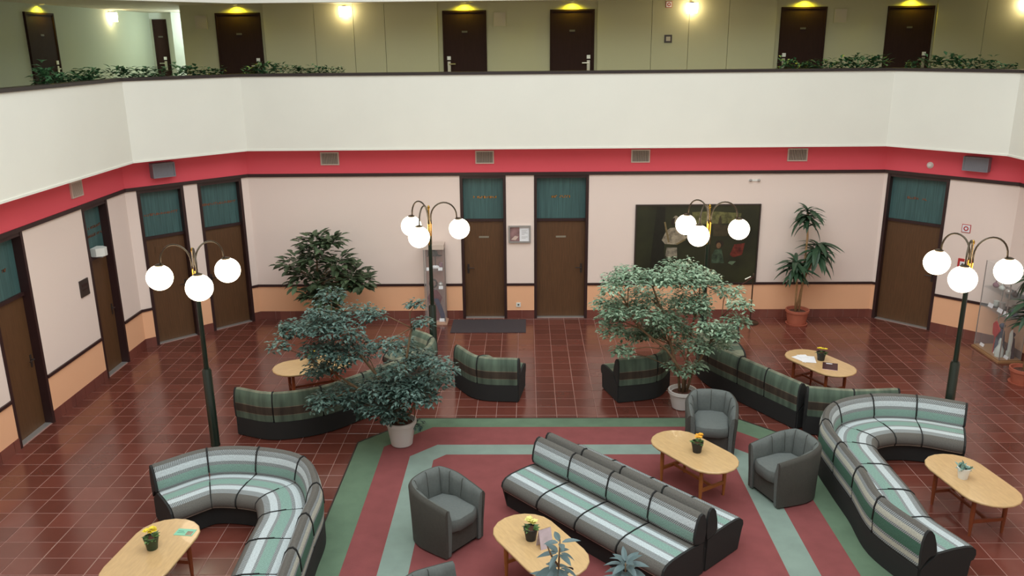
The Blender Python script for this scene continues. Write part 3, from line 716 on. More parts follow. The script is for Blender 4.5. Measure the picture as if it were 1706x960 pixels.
# picture box
t = thing('picture_box', 'silver framed info panel between the two back doors', 'picture', (-0.137, 16.22, 1.59)); m = MB(); w, h = 0.22, 0.345
m.box(-w, w, -0.05, 0, 0, 0.03); m.box(-w, w, -0.05, 0, h-0.03, h); m.box(-w, -w+0.03, -0.05, 0, 0.03, h-0.03); m.box(w-0.03, w, -0.05, 0, 0.03, h-0.03); part('frame', m, m_frame_alu, t)
m = MB(); m.box(0.0, w-0.03, -0.02, 0, 0.03, h-0.03); part('text_sheet', m, m_paper, t)
m = MB(); m.box(-w+0.03, 0.0, -0.02, 0, 0.03, h-0.03); ph = part('photo', m, mat('photo_mauve', srgb(150, 116, 116), 0.5, vary=0.35, scale=7), t, label='mauve and pink photo')
m = MB(); m.add([(-0.17, -0.022, 0.06), (-0.08, -0.022, 0.05), (-0.02, -0.022, 0.12), (-0.09, -0.022, 0.14)], [(0, 1, 2, 3)]); part('photo_shape', m, mat('photo_pale', srgb(214, 190, 180), 0.5), ph)
m = MB()
for k, L in enumerate((0.11, 0.09, 0.12, 0.06, 0.0, 0.12, 0.08)):
    if L: m.box(0.04, 0.04+L, -0.0215, -0.02, 0.24-k*0.026, 0.247-k*0.026)
part('text_lines', m, mat('print_grey', srgb(176, 174, 176), .6), t, label='lines of small grey print')
# painting, a generic dark picture
t = thing('painting', 'large dark painting of standing figures on the back wall', 'painting', (3.36, 16.22, 0.752)); PW, PH = 2.39, 1.56
m = MB(); m.box(-PW/2, PW/2, -0.03, 0, 0, PH); part('canvas', m, m_canvas, t)
m = MB(); b = 0.025
m.box(-PW/2-b, PW/2+b, -0.045, 0, -b, 0); m.box(-PW/2-b, PW/2+b, -0.045, 0, PH, PH+b); m.box(-PW/2-b, -PW/2, -0.045, 0, 0, PH); m.box(PW/2, PW/2+b, -0.045, 0, 0, PH); part('frame', m, m_plaque, t)
def pp(pts, lift=0.0):
    return [(-PW/2+(u-125)/1275*PW, -0.0305-lift, PH-(v-78)/822*PH) for u, v in pts]
def ell(cx, cy, a, b, n=14): return [(cx+a*math.cos(2*PI*k/n), cy+b*math.sin(2*PI*k/n)) for k in range(n)]
def paint(name, polys, col, lift, var=0.25):
    for q in polys:
        m = MB(); m.add(pp(q, lift), [tuple(range(len(q)))])
        part(name, m, mat('paint_'+name, srgb(*col), 0.5, vary=var, scale=13), t)
paint('painted_sky', [[(700, 145), (900, 138), (1215, 160), (1200, 260), (1000, 268), (830, 275), (720, 260)]], (96, 94, 56), 0.0005, 0.6)
paint('painted_tower', [[(975, 270), (990, 190), (1003, 188), (1018, 270)], [(925, 265), (1095, 290), (1080, 400), (930, 400)]], (64, 56, 38), 0.001)
paint('painted_pillar', [[(870, 270), (905, 270), (915, 840), (860, 840)], [(330, 90), (420, 90), (430, 840), (270, 840)]], (26, 26, 16), 0.0012)
paint('painted_figure', [ell(533, 225, 30, 44), [(480, 310), (560, 305), (640, 400), (690, 400), (560, 490), (430, 480), (395, 440), (440, 340)]], (150, 138, 118), 0.0015, 0.5)
paint('painted_skirt', [[(450, 520), (560, 520), (565, 640), (520, 610), (480, 640), (440, 610)]], (132, 124, 108), 0.0018, 0.5)
paint('painted_staff', [[(412, 250), (428, 245), (480, 460), (462, 468)], [(545, 480), (640, 425), (648, 440), (556, 492)]], (120, 104, 70), 0.002)
paint('painted_hood', [ell(520, 250, 34, 46)[4:12], ell(1005, 480, 46, 40)], (44, 36, 26), 0.0021)
paint('painted_face', [ell(997, 500, 24, 32)], (118, 88, 62), 0.0024)
paint('painted_green_coat', [[(960, 545), (1030, 540), (1065, 690), (930, 690), (930, 600)]], (56, 72, 54), 0.002, 0.6)
paint('painted_red_coat', [[(1160, 490), (1270, 475), (1250, 600), (1160, 630), (1120, 600)]], (98, 38, 28), 0.002, 0.6)
paint('painted_book', [[(1105, 690), (1125, 668), (1190, 672), (1150, 712)]], (90, 108, 84), 0.0024)

m = MB(); m.box(-1.49, -0.02, 15.33, 16.12, 0.0005, 0.012); o = solo('doormat', m, m_mat, 'grey rectangular doormat before the back doors', 'doormat')

# brass rope stanchion
t = thing('stanchion', 'slim brass rope stanchion beside the painting', 'stanchion', (4.44, 15.87, 0))
m = MB(); m.lathe([(0.17, 0), (0.17, 0.012), (0.15, 0.03), (0.03, 0.045), (0.016, 0.07)], 22); part('base', m, m_arm, t, smooth=40)
m = MB(); m.lathe([(0.013, 0.06), (0.013, 0.93), (0.022, 0.94), (0.022, 1.0), (0.012, 1.03)], 12); part('post', m, m_arm, t, smooth=40)
rope = MB(); rope.tube([(4.43+0.0-1.0*k/8, 15.87+0.02*k, 0.95-0.32*math.sin(PI*k/9)*(1 if k < 9 else 1)) for k in range(0, 9)], 0.012, 8)
part('rope', rope, mat('rope_brown', srgb(90, 50, 44), 0.8), t, smooth=True, off=t.location, label='brown barrier rope')
m = MB(); m.tube([(-0.05, 0.0, 0.955), (-0.16, 0.0, 0.9)], 0.016, 8); part('rope_clip', m, m_steel, t)

# ------------------------------------------------------------------ globe lamps
def lamp(loc, angs, label):
    t = thing('globe_lamp', label, 'street lamp', (loc[0], loc[1], 0), group='three-globe lamp posts')
    m = MB(); m.lathe([(0.066, 0), (0.066, 0.02), (0.062, 0.03), (0.062, 1.13), (0.05, 1.15), (0.05, 1.16)], 18); part('base_post', m, m_pole, t, smooth=40, label='thick dark green base post')
    m = MB(); m.lathe([(0.034, 1.15), (0.030, 2.35)], 14); part('pole', m, m_pole, t, smooth=40)
    m = MB(); m.lathe([(0.012, 2.3), (0.012, 2.80), (0.02, 2.81), (0.02, 2.84), (0.008, 2.86)], 10)
    for k in range(3):
        a = math.radians(angs[k]); m.tube([(0.022*math.cos(a), 0.022*math.sin(a), 2.2), (0.03*math.cos(a), 0.03*math.sin(a), 2.62)], 0.012, 8)
    part('stem', m, m_brass, t, smooth=40, label='brass tube cluster')
    for a in angs:
        a = math.radians(a); c, s = math.cos(a), math.sin(a); rr = 0.265
        pts = [(0.03*c, 0.03*s, 2.55)]
        for k in range(0, 15):
            q = PI*k/14; d = 0.245-0.215*math.cos(q)+0.0; pts.append((d*c+0.0*c, d*s, 2.66+0.235*math.sin(q)))
        pts.append((0.46*c, 0.46*s, 2.60))
        mb = MB(); mb.tube(pts, 0.0125, 8); ar = part('arm', mb, m_arm, t, smooth=True, label='arched bronze arm')
        mb = MB(); mb.sphere((0.46*c+0.04*c, 0.46*s+0.04*s, 2.44), 0.172, 28, 16); part('globe', mb, m_globe, ar, smooth=True, label='lit opal glass globe')
        mb = MB(); mb.lathe([(0.055, 0.155), (0.06, 0.175), (0.03, 0.19)], 16, (0.49*c, 0.49*s, 2.44)); part('globe_cap', mb, m_arm, ar, smooth=40)
lamp((-4.39, 10.62), (175, -64, 55), 'three-globe lamp post left of the front left sofa, against the slanted doors')
lamp((-1.60, 13.49), (134, -103, 15), 'three-globe lamp post beside the slim glass case at the back')
lamp((2.97, 13.42), (126, -120, 3), 'three-globe lamp post standing before the painting')
lamp((5.86, 10.80), (115, -125, -3), 'three-globe lamp post at the right near the tall glass case')

# ------------------------------------------------------------------ sofas
def catmull(pts):
    P = [Vector(p) for p in pts]
    P = [P[0]*2-P[1]]+P+[P[-1]*2-P[-2]]
    def f(t):
        i = min(int(t), len(P)-4); u = t-i; a, b, c, d = P[i:i+4]
        return 0.5*((2*b)+(c-a)*u+(2*a-5*b+4*c-d)*u*u+(3*b-a-3*c+d)*u**3)
    return f, len(pts)-1
BACK_A = [(-.05, .275, 0), (-.062, .45, .2), (-.055, .60, .38), (-.03, .69, .475), (0, .72, .52), (.04, .71, .57), (.08, .66, .63), (.12, .55, .76), (.14, .46, .88), (.135, .415, .96), (.05, .40, 1.0)]
SEAT_A = [(.06, .385, 0), (.15, .425, .10), (.35, .435, .38), (.52, .43, .60), (.61, .41, .72), (.655, .37, .82), (.668, .31, .91), (.645, .255, .975), (.61, .245, 1.0), (.06, .25, 1.02)]
BACK_C = [(-.05, .395, 0), (-.068, .50, .2), (-.06, .64, .38), (-.03, .725, .475), (0, .75, .52), (.045, .74, .57), (.085, .69, .63), (.12, .57, .76), (.13, .48, .88), (.115, .425, .96), (.04, .40, 1.0)]
SEAT_C = [(-.06, .39, 0), (.03, .40, .01), (.15, .415, .04), (.33, .42, .34), (.49, .415, .58), (.58, .395, .70), (.63, .355, .80), (.645, .30, .90), (.62, .245, .975), (.585, .235, 1.0), (-.06, .24, 1.02)]
def sofa(label, pts, side, mats, group, back=BACK_A, seat=SEAT_A, base=((-.055, .0135), (-.055, .275), (.60, .25), (.585, .0135)), seg=6, outer=True):
    f, n = catmull(pts); eps = 1e-3
    def PN(t):
        t = max(0.0, min(n-1e-6, t)); p = f(t); d = (f(min(n-1e-7, t+eps))-f(max(0, t-eps))).normalized()
        return p, Vector((d.y, -d.x))*side
    cx = sum(p[0] for p in pts)/len(pts); cy = sum(p[1] for p in pts)/len(pts)
    t = thing('sofa', label, 'sofa', (cx, cy, 0), group=group); off = t.location
    mb_, ms_, mk_ = mats
    # base, one closed run
    rings = []
    for k in range(n*seg+1):
        p, nn = PN(k/seg); rings.append([(p.x+nn.x*d, p.y+nn.y*d, z) for d, z in base])
    m = MB(); m.loft(rings); part('base', m, m_black, t, off=off, smooth=40, label='black upholstered base')
    s0 = 0.0
    for i in range(n):
        for kind, prof, mm in (('seat_cushion', seat, ms_), ('back_cushion', back, mb_)):
            V = [q[2] for q in prof]; cd = sum(q[0] for q in prof)/len(prof); cz = sum(q[1] for q in prof)/len(prof)
            ts = [0.012, 0.03]+[0.03+(0.94)*k/seg for k in range(1, seg)]+[0.97, 0.988]
            rr = []; U = []; u = s0; last = None
            for j, q in enumerate(ts):
                p, nn = PN(i+q); sc = 0.955 if j in (0, len(ts)-1) else 1.0
                rr.append([(p.x+nn.x*(cd+(d-cd)*sc), p.y+nn.y*(cd+(d-cd)*sc), cz+(z-cz)*sc) for d, z, v in prof])
                if last is not None: u += (p-last).length
                U.append(u); last = p
            m = MB(); m.loft(rr, capmi=1, uvs=(U, V)); part(kind, m, [mm, m_black], t, off=off, smooth=55)
        s0 = u+0.01
    # piping between the modules and dark side panels at the ends
    for i in range(1, n):
        pm = MB(); p, nn = PN(i); g = [(p.x+nn.x*d, p.y+nn.y*d, z) for d, z, v in [(q[0]*0.995, q[1]+0.001, 0) for q in back[1:-2]]]
        pm.tube(g, 0.010, 6); part('back_seam', pm, m_black, t, off=off, smooth=True, label='black seam between two backrests')
        pm = MB(); pm.tube([(p.x+nn.x*d, p.y+nn.y*d, z+0.002) for d, z, v in seat[2:-2]], 0.0075, 6)
        part('seat_seam', pm, m_black, t, off=off, smooth=True, label='black seam between two seats')
    for e, tt in ((0, 0.0), (1, float(n))):
        p, nn = PN(tt); d = Vector((nn.y, -nn.x))*(1 if e == 0 else -1)*side
        q = PN(0.05 if e == 0 else n-0.05)[0]; d = (p-q).normalized()
        ins = lambda L: [(sum(q[0] for q in L)/len(L)*.04+a*.96, sum(q[1] for q in L)/len(L)*.03+b*.97) for a, b in L]
        sil = [(base[0][0], .0135), (back[0][0], back[0][1])]+[(a, b) for a, b, c in seat[1:9]]+[(base[3][0], .0135)]
        m = MB(); m.loft([[(p.x+nn.x*a+d.x*w, p.y+nn.y*a+d.y*w, b) for a, b in ins(sil)] for w in (-0.004, 0.014, 0.018)]); part('end_panel', m, m_black, t, off=off, smooth=30, label='black seat end panel')
        m = MB(); m.loft([[(p.x+nn.x*a+d.x*w, p.y+nn.y*a+d.y*w, b) for a, b in ins([q[:2] for q in back])] for w in (-0.006, 0.016, 0.020)]); part('back_end_panel', m, m_black, t, off=off, smooth=30, label='black backrest end panel')
    return t
SA = (m_back, m_seat, m_black); SCN = (m_cback, m_seat, m_black); SR = (m_rback, m_rseat, m_black)
sofa('curved teal and white striped sofa at the front left beside the table with a leaflet', [(-4.39, 8.72), (-3.89, 9.13), (-3.26, 9.16), (-2.66, 8.92), (-2.35, 8.30), (-2.31, 7.67), (-2.28, 7.05), (-2.25, 6.42), (-2.23, 5.8)], 1, SA, 'striped sofas')
sofa('curved teal and white striped sofa at the right beside the table with a white pot', [(3.97, 7.36), (3.76, 8.0), (3.79, 8.66), (3.79, 9.27), (3.83, 9.92), (4.13, 10.45), (4.72, 10.71), (5.33, 10.67), (5.88, 10.42)], 1, SA, 'striped sofas')
c0 = Vector((0.21, 9.42)); c1 = Vector((1.84, 7.67)); dn = Vector((c1-c0).normalized()); nn = Vector((dn.y, -dn.x))   # nn points to the near side
CB = ((-.068, .0135), (-.068, .30), (.575, .24), (.56, .0135))
def line(a, b, n=4): return [tuple(a+(b-a)*k/n) for k in range(n+1)]
sofa('straight striped four-seat sofa on the carpet facing the table with cream flowers', line(c0+nn*0.072, c1+nn*0.072), 1, SCN, 'striped sofas', BACK_C, SEAT_C, CB, 2)
sofa('straight striped four-seat sofa back to back, facing the table with orange flowers', line(c0-nn*0.072, c1-nn*0.072), -1, SCN, 'striped sofas', BACK_C, SEAT_C, CB, 2)
sofa('long curved green and brown sofa behind the left ficus, around the rear left table', [(-4.16, 11.0), (-3.58, 10.81), (-2.95, 11.02), (-2.45, 11.52), (-2.0, 12.03), (-1.64, 12.52), (-1.56, 13.1), (-1.92, 13.52)], -1, SR, 'green and brown sofas')
sofa('short curved green and brown sofa standing alone left of the tiled aisle', [(-1.14, 12.72), (-0.76, 12.20), (-0.14, 12.10)], -1, SR, 'green and brown sofas')
sofa('short curved green and brown sofa left of the right ficus pot', [(1.40, 12.06), (2.0, 12.24), (2.27, 12.70)], -1, SR, 'green and brown sofas')
sofa('curved green and brown sofa behind the right armchairs, along the rear right table', [(3.62, 13.72), (3.18, 13.72), (2.91, 13.3), (2.98, 12.74), (3.30, 12.14), (3.58, 11.65), (3.90, 11.10)], -1, SR, 'green and brown sofas')
sofa('low green and brown sofa partly hidden behind the right striped sofa', [(3.96, 10.98), (4.55, 10.86), (5.18, 10.90)], -1, SR, 'green and brown sofas')

# ------------------------------------------------------------------ armchairs
ARM = []
def make_armchair():
    t = thing('armchair', '', 'armchair', group='grey tub armchairs')
    ctrl = [(-.315, -.33), (-.335, -.12), (-.335, .12), (-.24, .315), (0, .355), (.24, .315), (.335, .12), (.335, -.12), (.315, -.33)]
    hs = [.60, .635, .68, .72, .735, .72, .68, .635, .60]
    f, n = catmull(ctrl); N = 64; ro = []; ri = []; seams = []
    for k in range(N+1):
        tt = min(n-1e-6, n*k/N); p = f(tt); d = (f(min(n-1e-6, tt+.01))-f(max(0, tt-.01))).normalized(); nin = Vector((d.y, -d.x))
        i = min(int(tt), n-1); hh = hs[i]+(hs[i+1]-hs[i])*(tt-i)
        sc = 0.024*abs(math.sin(PI*(k-4)/7)) if 4 <= k <= 60 else 0.0
        th = 0.085
        P3 = lambda prof: [(p.x*q+nin.x*w, p.y*q+nin.y*w, z) for q, w, z in prof]
        ro.append(P3([(0.93, 0, .02), (0.95, 0, .25), (1, 0.0, hh-.05), (1, 0.018, hh-.012), (1, th*.5, hh), (1, th*.5, .3), (.93, th*.5, .02)]))
        ri.append(P3([(1, th*.46, hh-.001), (1, th-.012+sc*.5, hh-.02), (1, th+sc, hh-.08), (1, th+.02+sc, .45), (1, th+.02, .30), (.95, th, .02), (.94, th*.46, .02)]))
        if k in (11, 18, 25, 32, 39, 46, 53): seams.append(P3([(1, th*.7, hh-.004), (1, th-.006, hh-.02), (1, th+.002, hh-.08), (1, th+.022, .44)]))
    m = MB(); m.loft(ro); part('shell', m, m_chair_shaded, t, smooth=50, label='grey outer tub shell with shade in its colour')
    m = MB(); m.loft(ri); ln = part('lining', m, m_chair, t, smooth=70, label='paler grey channelled inside')
    for q in seams: m = MB(); m.tube(q, .003, 5); part('channel_seam', m, m_chair_shaded, ln, smooth=True)
    def seatpoly(s=1.0, dy=0):
        q = [(-.205, -.30), (-.10, -.345), (.10, -.345), (.205, -.30), (.235, .05), (.17, .21), (0, .245), (-.17, .21), (-.235, .05)]
        return [(x*s, (y+.03)*s-.03+dy) for x, y in q]
    m = MB(); m.loft([[(x, y, z) for x, y in seatpoly(s)] for s, z in ((.94, .28), (1.0, .30), (1.0, .39), (.96, .425), (.85, .44), (.4, .448))]); part('seat_cushion', m, m_chair, t, smooth=45, label='pale grey seat cushion')
    m = MB(); m.box(-.22, .22, -.29, .2, .05, .279); part('front_panel', m, m_chair_shaded, t)
    m = MB(); m.box(-.235, .235, -.25, .22, 0.0, .05); part('plinth', m, m_black, t)
    return t
ac = make_armchair()
ac.scale = (1.0, 1.0, 1.02); ac.location = (-0.93, 8.28, 0.013); ac.rotation_euler = (0, 0, math.atan2(-.64, .77)+PI/2); ac['label'] = 'grey tub armchair alone left of the table with cream flowers'
for (x, y), fd, lb in (((2.53, 10.60), (-.17, -.98), 'grey tub armchair nearest the right ficus pot, facing the viewer'), ((3.16, 9.28), (-.93, -.36), 'grey tub armchair turned left, beside the right striped sofa'), ((-0.77, 6.55), (.72, .69), 'grey tub armchair cut off by the bottom edge of the photo')):
    o = dup(ac, (x, y, 0.013), math.atan2(fd[1], fd[0])+PI/2, lb)
    if y > 10: o.scale = (1.05, 1.05, 0.95)

# ------------------------------------------------------------------ coffee tables
TH = 0.52
def make_table(legm):
    t = thing('coffee_table', '', 'table', group='oval coffee tables')
    def track(s, a=.30, b=.335, n=9):
        pts = []
        for sg in (1, -1):
            for k in range(n+1):
                q = -PI/2+PI*k/n; pts.append((sg*(a+b*.95*math.cos(q)*1.0)*s if True else 0, sg*b*math.sin(q)*s))
        return pts
    m = MB(); m.loft([[(x, y, z) for x, y in track(s)] for s, z in ((.955, TH-.038), (.99, TH-.026), (1, TH-.014), (.992, TH-.004), (.975, TH))]); part('tabletop', m, m_table, t, smooth=30, label='pale beech oval top')
    lm = MB(); lm.lathe([(.016, 0), (.026, .25), (.024, TH-.038)], 12); lme = lm.mesh('leg', legm, 40)
    for x in (-.34, .34):
        for y in (-.2, .2): o = link('leg', lme, t); o.location = (x, y, 0)
    m = MB()
    for x in (-.34, .34): m.box(x-.013, x+.013, -.2, .2, .16, .20)
    m.box(-.34, .34, -.013, .013, .165, .195); part('stretcher', m, legm, t)
    m = MB(); m.box(-.32, .32, -.2, .2, TH-.07, TH-.038); part('apron', m, legm, t)
    return t
tb1 = make_table(m_leg); tb2 = make_table(m_lega)
def tbl(src, c, ax, z, label, first=False):
    o = src if first else dup(src); o.location = (c[0], c[1], z); o.rotation_euler = (0, 0, math.atan2(ax[1], ax[0])); o['label'] = label; return o
tbl(tb1, (-3.79, 7.28), (.10, 1), 0, 'oval beech coffee table with a leaflet at the front left', True)
tbl(tb2, (0.12, 7.40), (.52, -.85), .012, 'oval beech coffee table with cream flowers at the front centre', True)
tbl(tb2, (2.06, 9.42), (.55, -.83), .012, 'oval beech coffee table with orange flowers in front of two armchairs')
tbl(tb1, (4.62, 12.42), (.45, -.9), 0, 'oval beech coffee table with papers at the rear right')
tbl(tb1, (5.13, 8.74), (.16, -1), 0, 'oval beech coffee table with a white pot at the right')
tbl(tb1, (-3.42, 12.38), (.9, .42), 0, 'oval beech coffee table half hidden by the left ficus')
TZ = TH+0.0; TZc = TH+0.012

# small potted flowers and papers on the tables
def flowerpot(loc, potm, flm, label, kind='flower', seed=1, s=1.0, sz=.062):
    r = random.Random(seed); t = thing('flower_pot', label, 'potted plant', loc); t.scale = (1.22, 1.22, 1.3)
    m = MB(); m.lathe([(.042, 0), (.05, .05), (sz, .10), (sz, .105), (sz-.008, .105), (sz-.012, .09)], 16); part('pot', m, potm, t, smooth=40)
    m = MB(); m.lathe([(.001, .092), (sz-.011, .092)], 12, cap=False); part('soil', m, m_soil, t)
    m = MB()
    for k in range(14):
        a = r.uniform(0, 2*PI); leafquad(m, (.02*math.cos(a), .02*math.sin(a), .092), (math.cos(a), math.sin(a), r.uniform(.3, .9)), r.uniform(.05, .075), .038, .6)
    part('leaves', m, m_small if kind == 'flower' else m_succ, t)
    if kind == 'flower':
        m = MB()
        for k in range(7):
            c = Vector((r.uniform(-.04, .04), r.uniform(-.04, .04), .135+r.uniform(0, .03)))
            for q in range(5):
                a = 2*PI*q/5+k; leafquad(m, c, (math.cos(a), math.sin(a), .35), .032, .03, .1)
        part('blossoms', m, flm, t)
    else:
        m = MB()
        for k in range(16):
            c = Vector((r.uniform(-.04, .04), r.uniform(-.04, .04), .10)); leafquad(m, c, rdir(r, .3, 1), .06, .03, .2)
        part('rosettes', m, m_succ, t)
m_gpot = mat('green_pot', srgb(44, 62, 40), .5)
flowerpot((-3.80, 7.33, TZ), m_gpot, m_flower, 'yellow flowers in a dark green pot on the front left table', seed=1)
flowerpot((0.03, 7.48, TZc), m_dpot, m_flowcream, 'cream flowers in a dark pot on the front centre table', seed=2)
flowerpot((2.09, 9.38, TZc), m_dpot, m_floworg, 'orange flowers in a dark pot on the table by two armchairs', seed=3)
flowerpot((4.66, 12.5, TZ), m_dpot, m_flower, 'yellow flowers in a dark pot on the rear right table', seed=4)
flowerpot((5.03, 8.75, TZ), m_plastic, None, 'grey green succulent in a white pot on the right table', 'succ', 5)
flowerpot((-3.42, 12.45, TZ), m_dpot, m_flower, 'yellow flowers on the table behind the left ficus', seed=6)
def sheet(name, label, cat, c, rz, w, h, z, cols, thick=.003, group=None):
    t = thing(name, label, cat, (c[0], c[1], z), rz, group)
    m = MB(); m.box(-w/2, w/2, -h/2, h/2, 0, thick); part('sheet', m, cols[0], t)
    return t
lf = sheet('leaflet', 'mint green leaflet on the front left table', 'leaflet', (-3.58, 7.62), -.1, .20, .12, TZ+.0005, [mat('leaflet_mint', srgb(140, 206, 176), .5)])
m = MB(); m.box(.02, .085, -.05, .02, .003, .0036); part('leaflet_picture', m, mat('leaflet_pic', srgb(150, 130, 110), .5, vary=.4, scale=20), lf)
m = MB(); m.box(-.08, -.02, .01, .02, .003, .0036); m.box(-.08, 0, -.015, -.008, .003, .0036); part('leaflet_print', m, mat('leaflet_ink', srgb(70, 130, 110), .5), lf)
for k, (c, rz, lb) in enumerate((((4.40, 12.56), .5, 'white paper sheet lowest of the loose papers on the rear right table'), ((4.47, 12.52), -.2, 'white paper sheet lying across the others beside the yellow flowers'), ((4.42, 12.65), .1, 'white paper sheet farthest back of the loose papers'))):
    sheet('paper_sheet', lb, 'paper', c, rz, .21 if k < 2 else .15, .29 if k < 2 else .12, TZ+.0006+.0034*k, [m_paper], group='loose papers on the rear right table')
bk = sheet('brochure', 'dark maroon brochure on the rear right table', 'brochure', (4.71, 12.22), -.35, .22, .30, TZ+.0006, [mat('brochure_maroon', srgb(64, 32, 36), .4)], .006)
m = MB(); m.box(-.06, .03, .09, .12, .006, .0066); part('cover_label', m, m_paper, bk); m = MB(); m.box(-.11, .11, -.158, -.15, 0, .005); part('page_edge', m, mat('page_pink', srgb(214, 180, 176), .6), bk)
t = thing('menu_card', 'folded standing menu card behind the grey leaves on the front centre table', 'card', (.17, 7.36, TZc), .5)
for sg, nm in ((-1, 'front_leaf'), (1, 'back_leaf')):
    m = MB(); m.loft([[(-.002+x, sg*.05*(1-z/.20)+w, z) for x, z in ((-.07, 0), (.07, 0), (.07, .20), (-.07, .20))] for w in (0, .003)]); part(nm, m, mat('card_lilac', srgb(206, 192, 204), .6, vary=.12, scale=14), t)

# ------------------------------------------------------------------ glass display cases
def glasscase(name, label, x0, x1, y0, y1, zb, zt, topbox, basem, shelves, backm=None):
    t = thing(name, label, 'display case', ((x0+x1)/2, (y0+y1)/2, 0)); c = t.location
    m = MB(); m.box(x0-.03, x1+.03, y0-.03, y1+.02, 0, .03); m.box(x0, x1, y0, y1, .03, zb); part('base', m, basem, t, off=c)
    g = .008
    for nm, a in (('glass_front', (x0, x1, y0, y0+g)), ('glass_back', (x0, x1, y1-g, y1)), ('glass_side', (x0, x0+g, y0+g, y1-g)), ('glass_side', (x1-g, x1, y0+g, y1-g))):
        m = MB(); m.box(*a, zb, zt)
        if nm == 'glass_back' and backm: part('back_panel', m, backm, t, off=c, label='mauve beige back panel')
        else: part(nm, m, m_glass, t, off=c, label='clear glass pane')
    for z in shelves:
        m = MB(); m.box(x0+g, x1-g, y0+g, y1-g, z, z+.008); part('shelf', m, m_glass, t, off=c, label='clear glass shelf')
    for x in (x0, x1-.012):
        for y in (y0, y1-.012):
            m = MB(); m.box(x, x+.012, y, y+.012, zb, zt); part('corner_post', m, m_frame_alu, t, off=c)
    m = MB(); m.box(x0-.005, x1+.005, y0-.005, y1+.005, zt, zt+topbox); part('lid', m, m_vframe if topbox > .05 else m_glass, t, off=c)
    return t
glasscase('slim_display_case', 'slim glass display case with pale top by the narrow walnut door', -2.02, -1.62, 15.84, 16.14, .05, 1.54, .09, m_base, (.72, 1.10), mat('case_back_mauve', srgb(168, 132, 124), .7))
def item(name, label, cat, m, ml, smooth=40, group=None):
    return solo(name, m, ml, label, cat, group, smooth)
def card(x, y, z, rz, label, w=.09, h=.055):
    m = MB(); c, s = math.cos(rz), math.sin(rz)
    q = lambda a, b: (x+a*c-b*s, y+a*s+b*c)
    m.loft([[(*q(-w/2, d), zz), (*q(w/2, d), zz), (*q(w/2, d+.003), zz), (*q(-w/2, d+.003), zz)] for d, zz in ((0, z), (.02, z+h))]); return item('label_card', label, 'card', m, m_paper, False)
m_maroon = mat('cloth_maroon', srgb(110, 44, 54), .9, vary=.2, scale=20); m_navy = mat('cloth_navy', srgb(50, 42, 84), .9, vary=.2, scale=20); m_brown = mat('leather_brown', srgb(62, 42, 38), .6); m_mauve = mat('cloth_mauve', srgb(150, 112, 124), .9, vary=.15, scale=20)
m = MB(); m.loft([[(-1.96+x, 15.96+y, z) for x, y in ((0, -.05), (.05, -.07), (.26, -.05), (.30, 0), (.2, .06), (.05, .06))] for z in (1.39, 1.40)]); m.loft([[(-1.94+x*q+.04*(1-q), 15.96+y*q, z) for x, y in ((0, -.05), (.14, -.06), (.20, 0), (.1, .05))] for q, z in ((1, 1.40), (.9, 1.48), (.4, 1.52))])
item('folk_hat', 'dark brown hat at the top of the slim display case', 'hat', m, m_brown)
m = MB(); m.tube([(-1.80, 15.96, 1.118), (-1.80, 15.96, 1.39)], .008, 6); item('hat_stand', 'thin stand under the brown hat in the slim case', 'stand', m, m_brown)
SH = glasscase
for z, (x, lb) in ((1.108, (-1.93, 'white label card upper left in the slim case')), (1.108, (-1.70, 'white label card upper right in the slim case')), (.728, (-1.70, 'white label card on the lower shelf of the slim case')), (.051, (-1.70, 'white label card at the floor of the slim case'))):
    card(x, 15.88, z, 0, lb, .085 if z > .1 else .1, .06)
m = MB(); m.sphere((-1.80, 15.97, 1.155), .05, 12, 8, sx=1.6, sz=.8); item('white_bonnet', 'white folded bonnet on the upper shelf of the slim case', 'bonnet', m, m_paper, True)
m = MB(); m.lathe([(.03, 0), (.05, .04), (.035, .10), (.04, .13)], 14, (-1.70, 16.0, 1.108)); item('mauve_vase', 'mauve vase on the upper shelf of the slim case', 'vase', m, m_mauve)
m = MB(); m.tube([(-1.86+.07*math.cos(a), 15.98, .82+.08*math.sin(a)) for a in [2*PI*k/18 for k in range(19)]], .018, 8); item('dark_wreath', 'dark round wreath on the middle shelf of the slim case', 'wreath', m, m_brown, True)
m = MB(); m.sphere((-1.72, 16.02, .785), .055, 12, 8); item('pale_jug', 'pale round jug on the middle shelf of the slim case', 'jug', m, m_frame_alu, True)
m = MB(); m.loft([[(-1.84+a*w, 15.99+b*.05, z) for a, b in ((-.1, 0), (0, -1), (.1, 0), (0, 1))] for w, z in ((.9, .05), (1.0, .2), (1.1, .40), (1.5, .52), (.8, .64), (.3, .70))]); item('maroon_costume', 'maroon folk costume in the slim display case', 'costume', m, m_maroon, 60)
m = MB(); m.loft([[(-1.86+.10*s+a, 15.92, z), (-1.86+.10*s+a+.10, 15.895, z), (-1.86+.10*s+a+.08, 15.92, z)] for s, a, z in ((0, 0, .52), (.6, 0, .38), (1.1, .01, .2), (1.3, .01, .06))]); item('navy_sash', 'navy blue sash hanging in the slim display case', 'sash', m, m_navy, 60)
m = MB(); m.loft([[(-1.92+.02*k+a, 15.94, .05+.16*k) for a in (0, .04, .08)] for k in range(2)] ); m.loft([[(-1.90+a, 15.93+b, z) for a, b in ((-.03, 0), (.03, 0), (.03, .02), (-.03, .02))] for z in (.05, .22)]); item('pink_book', 'pale pink upright card at the bottom of the slim case', 'card', m, m_base)

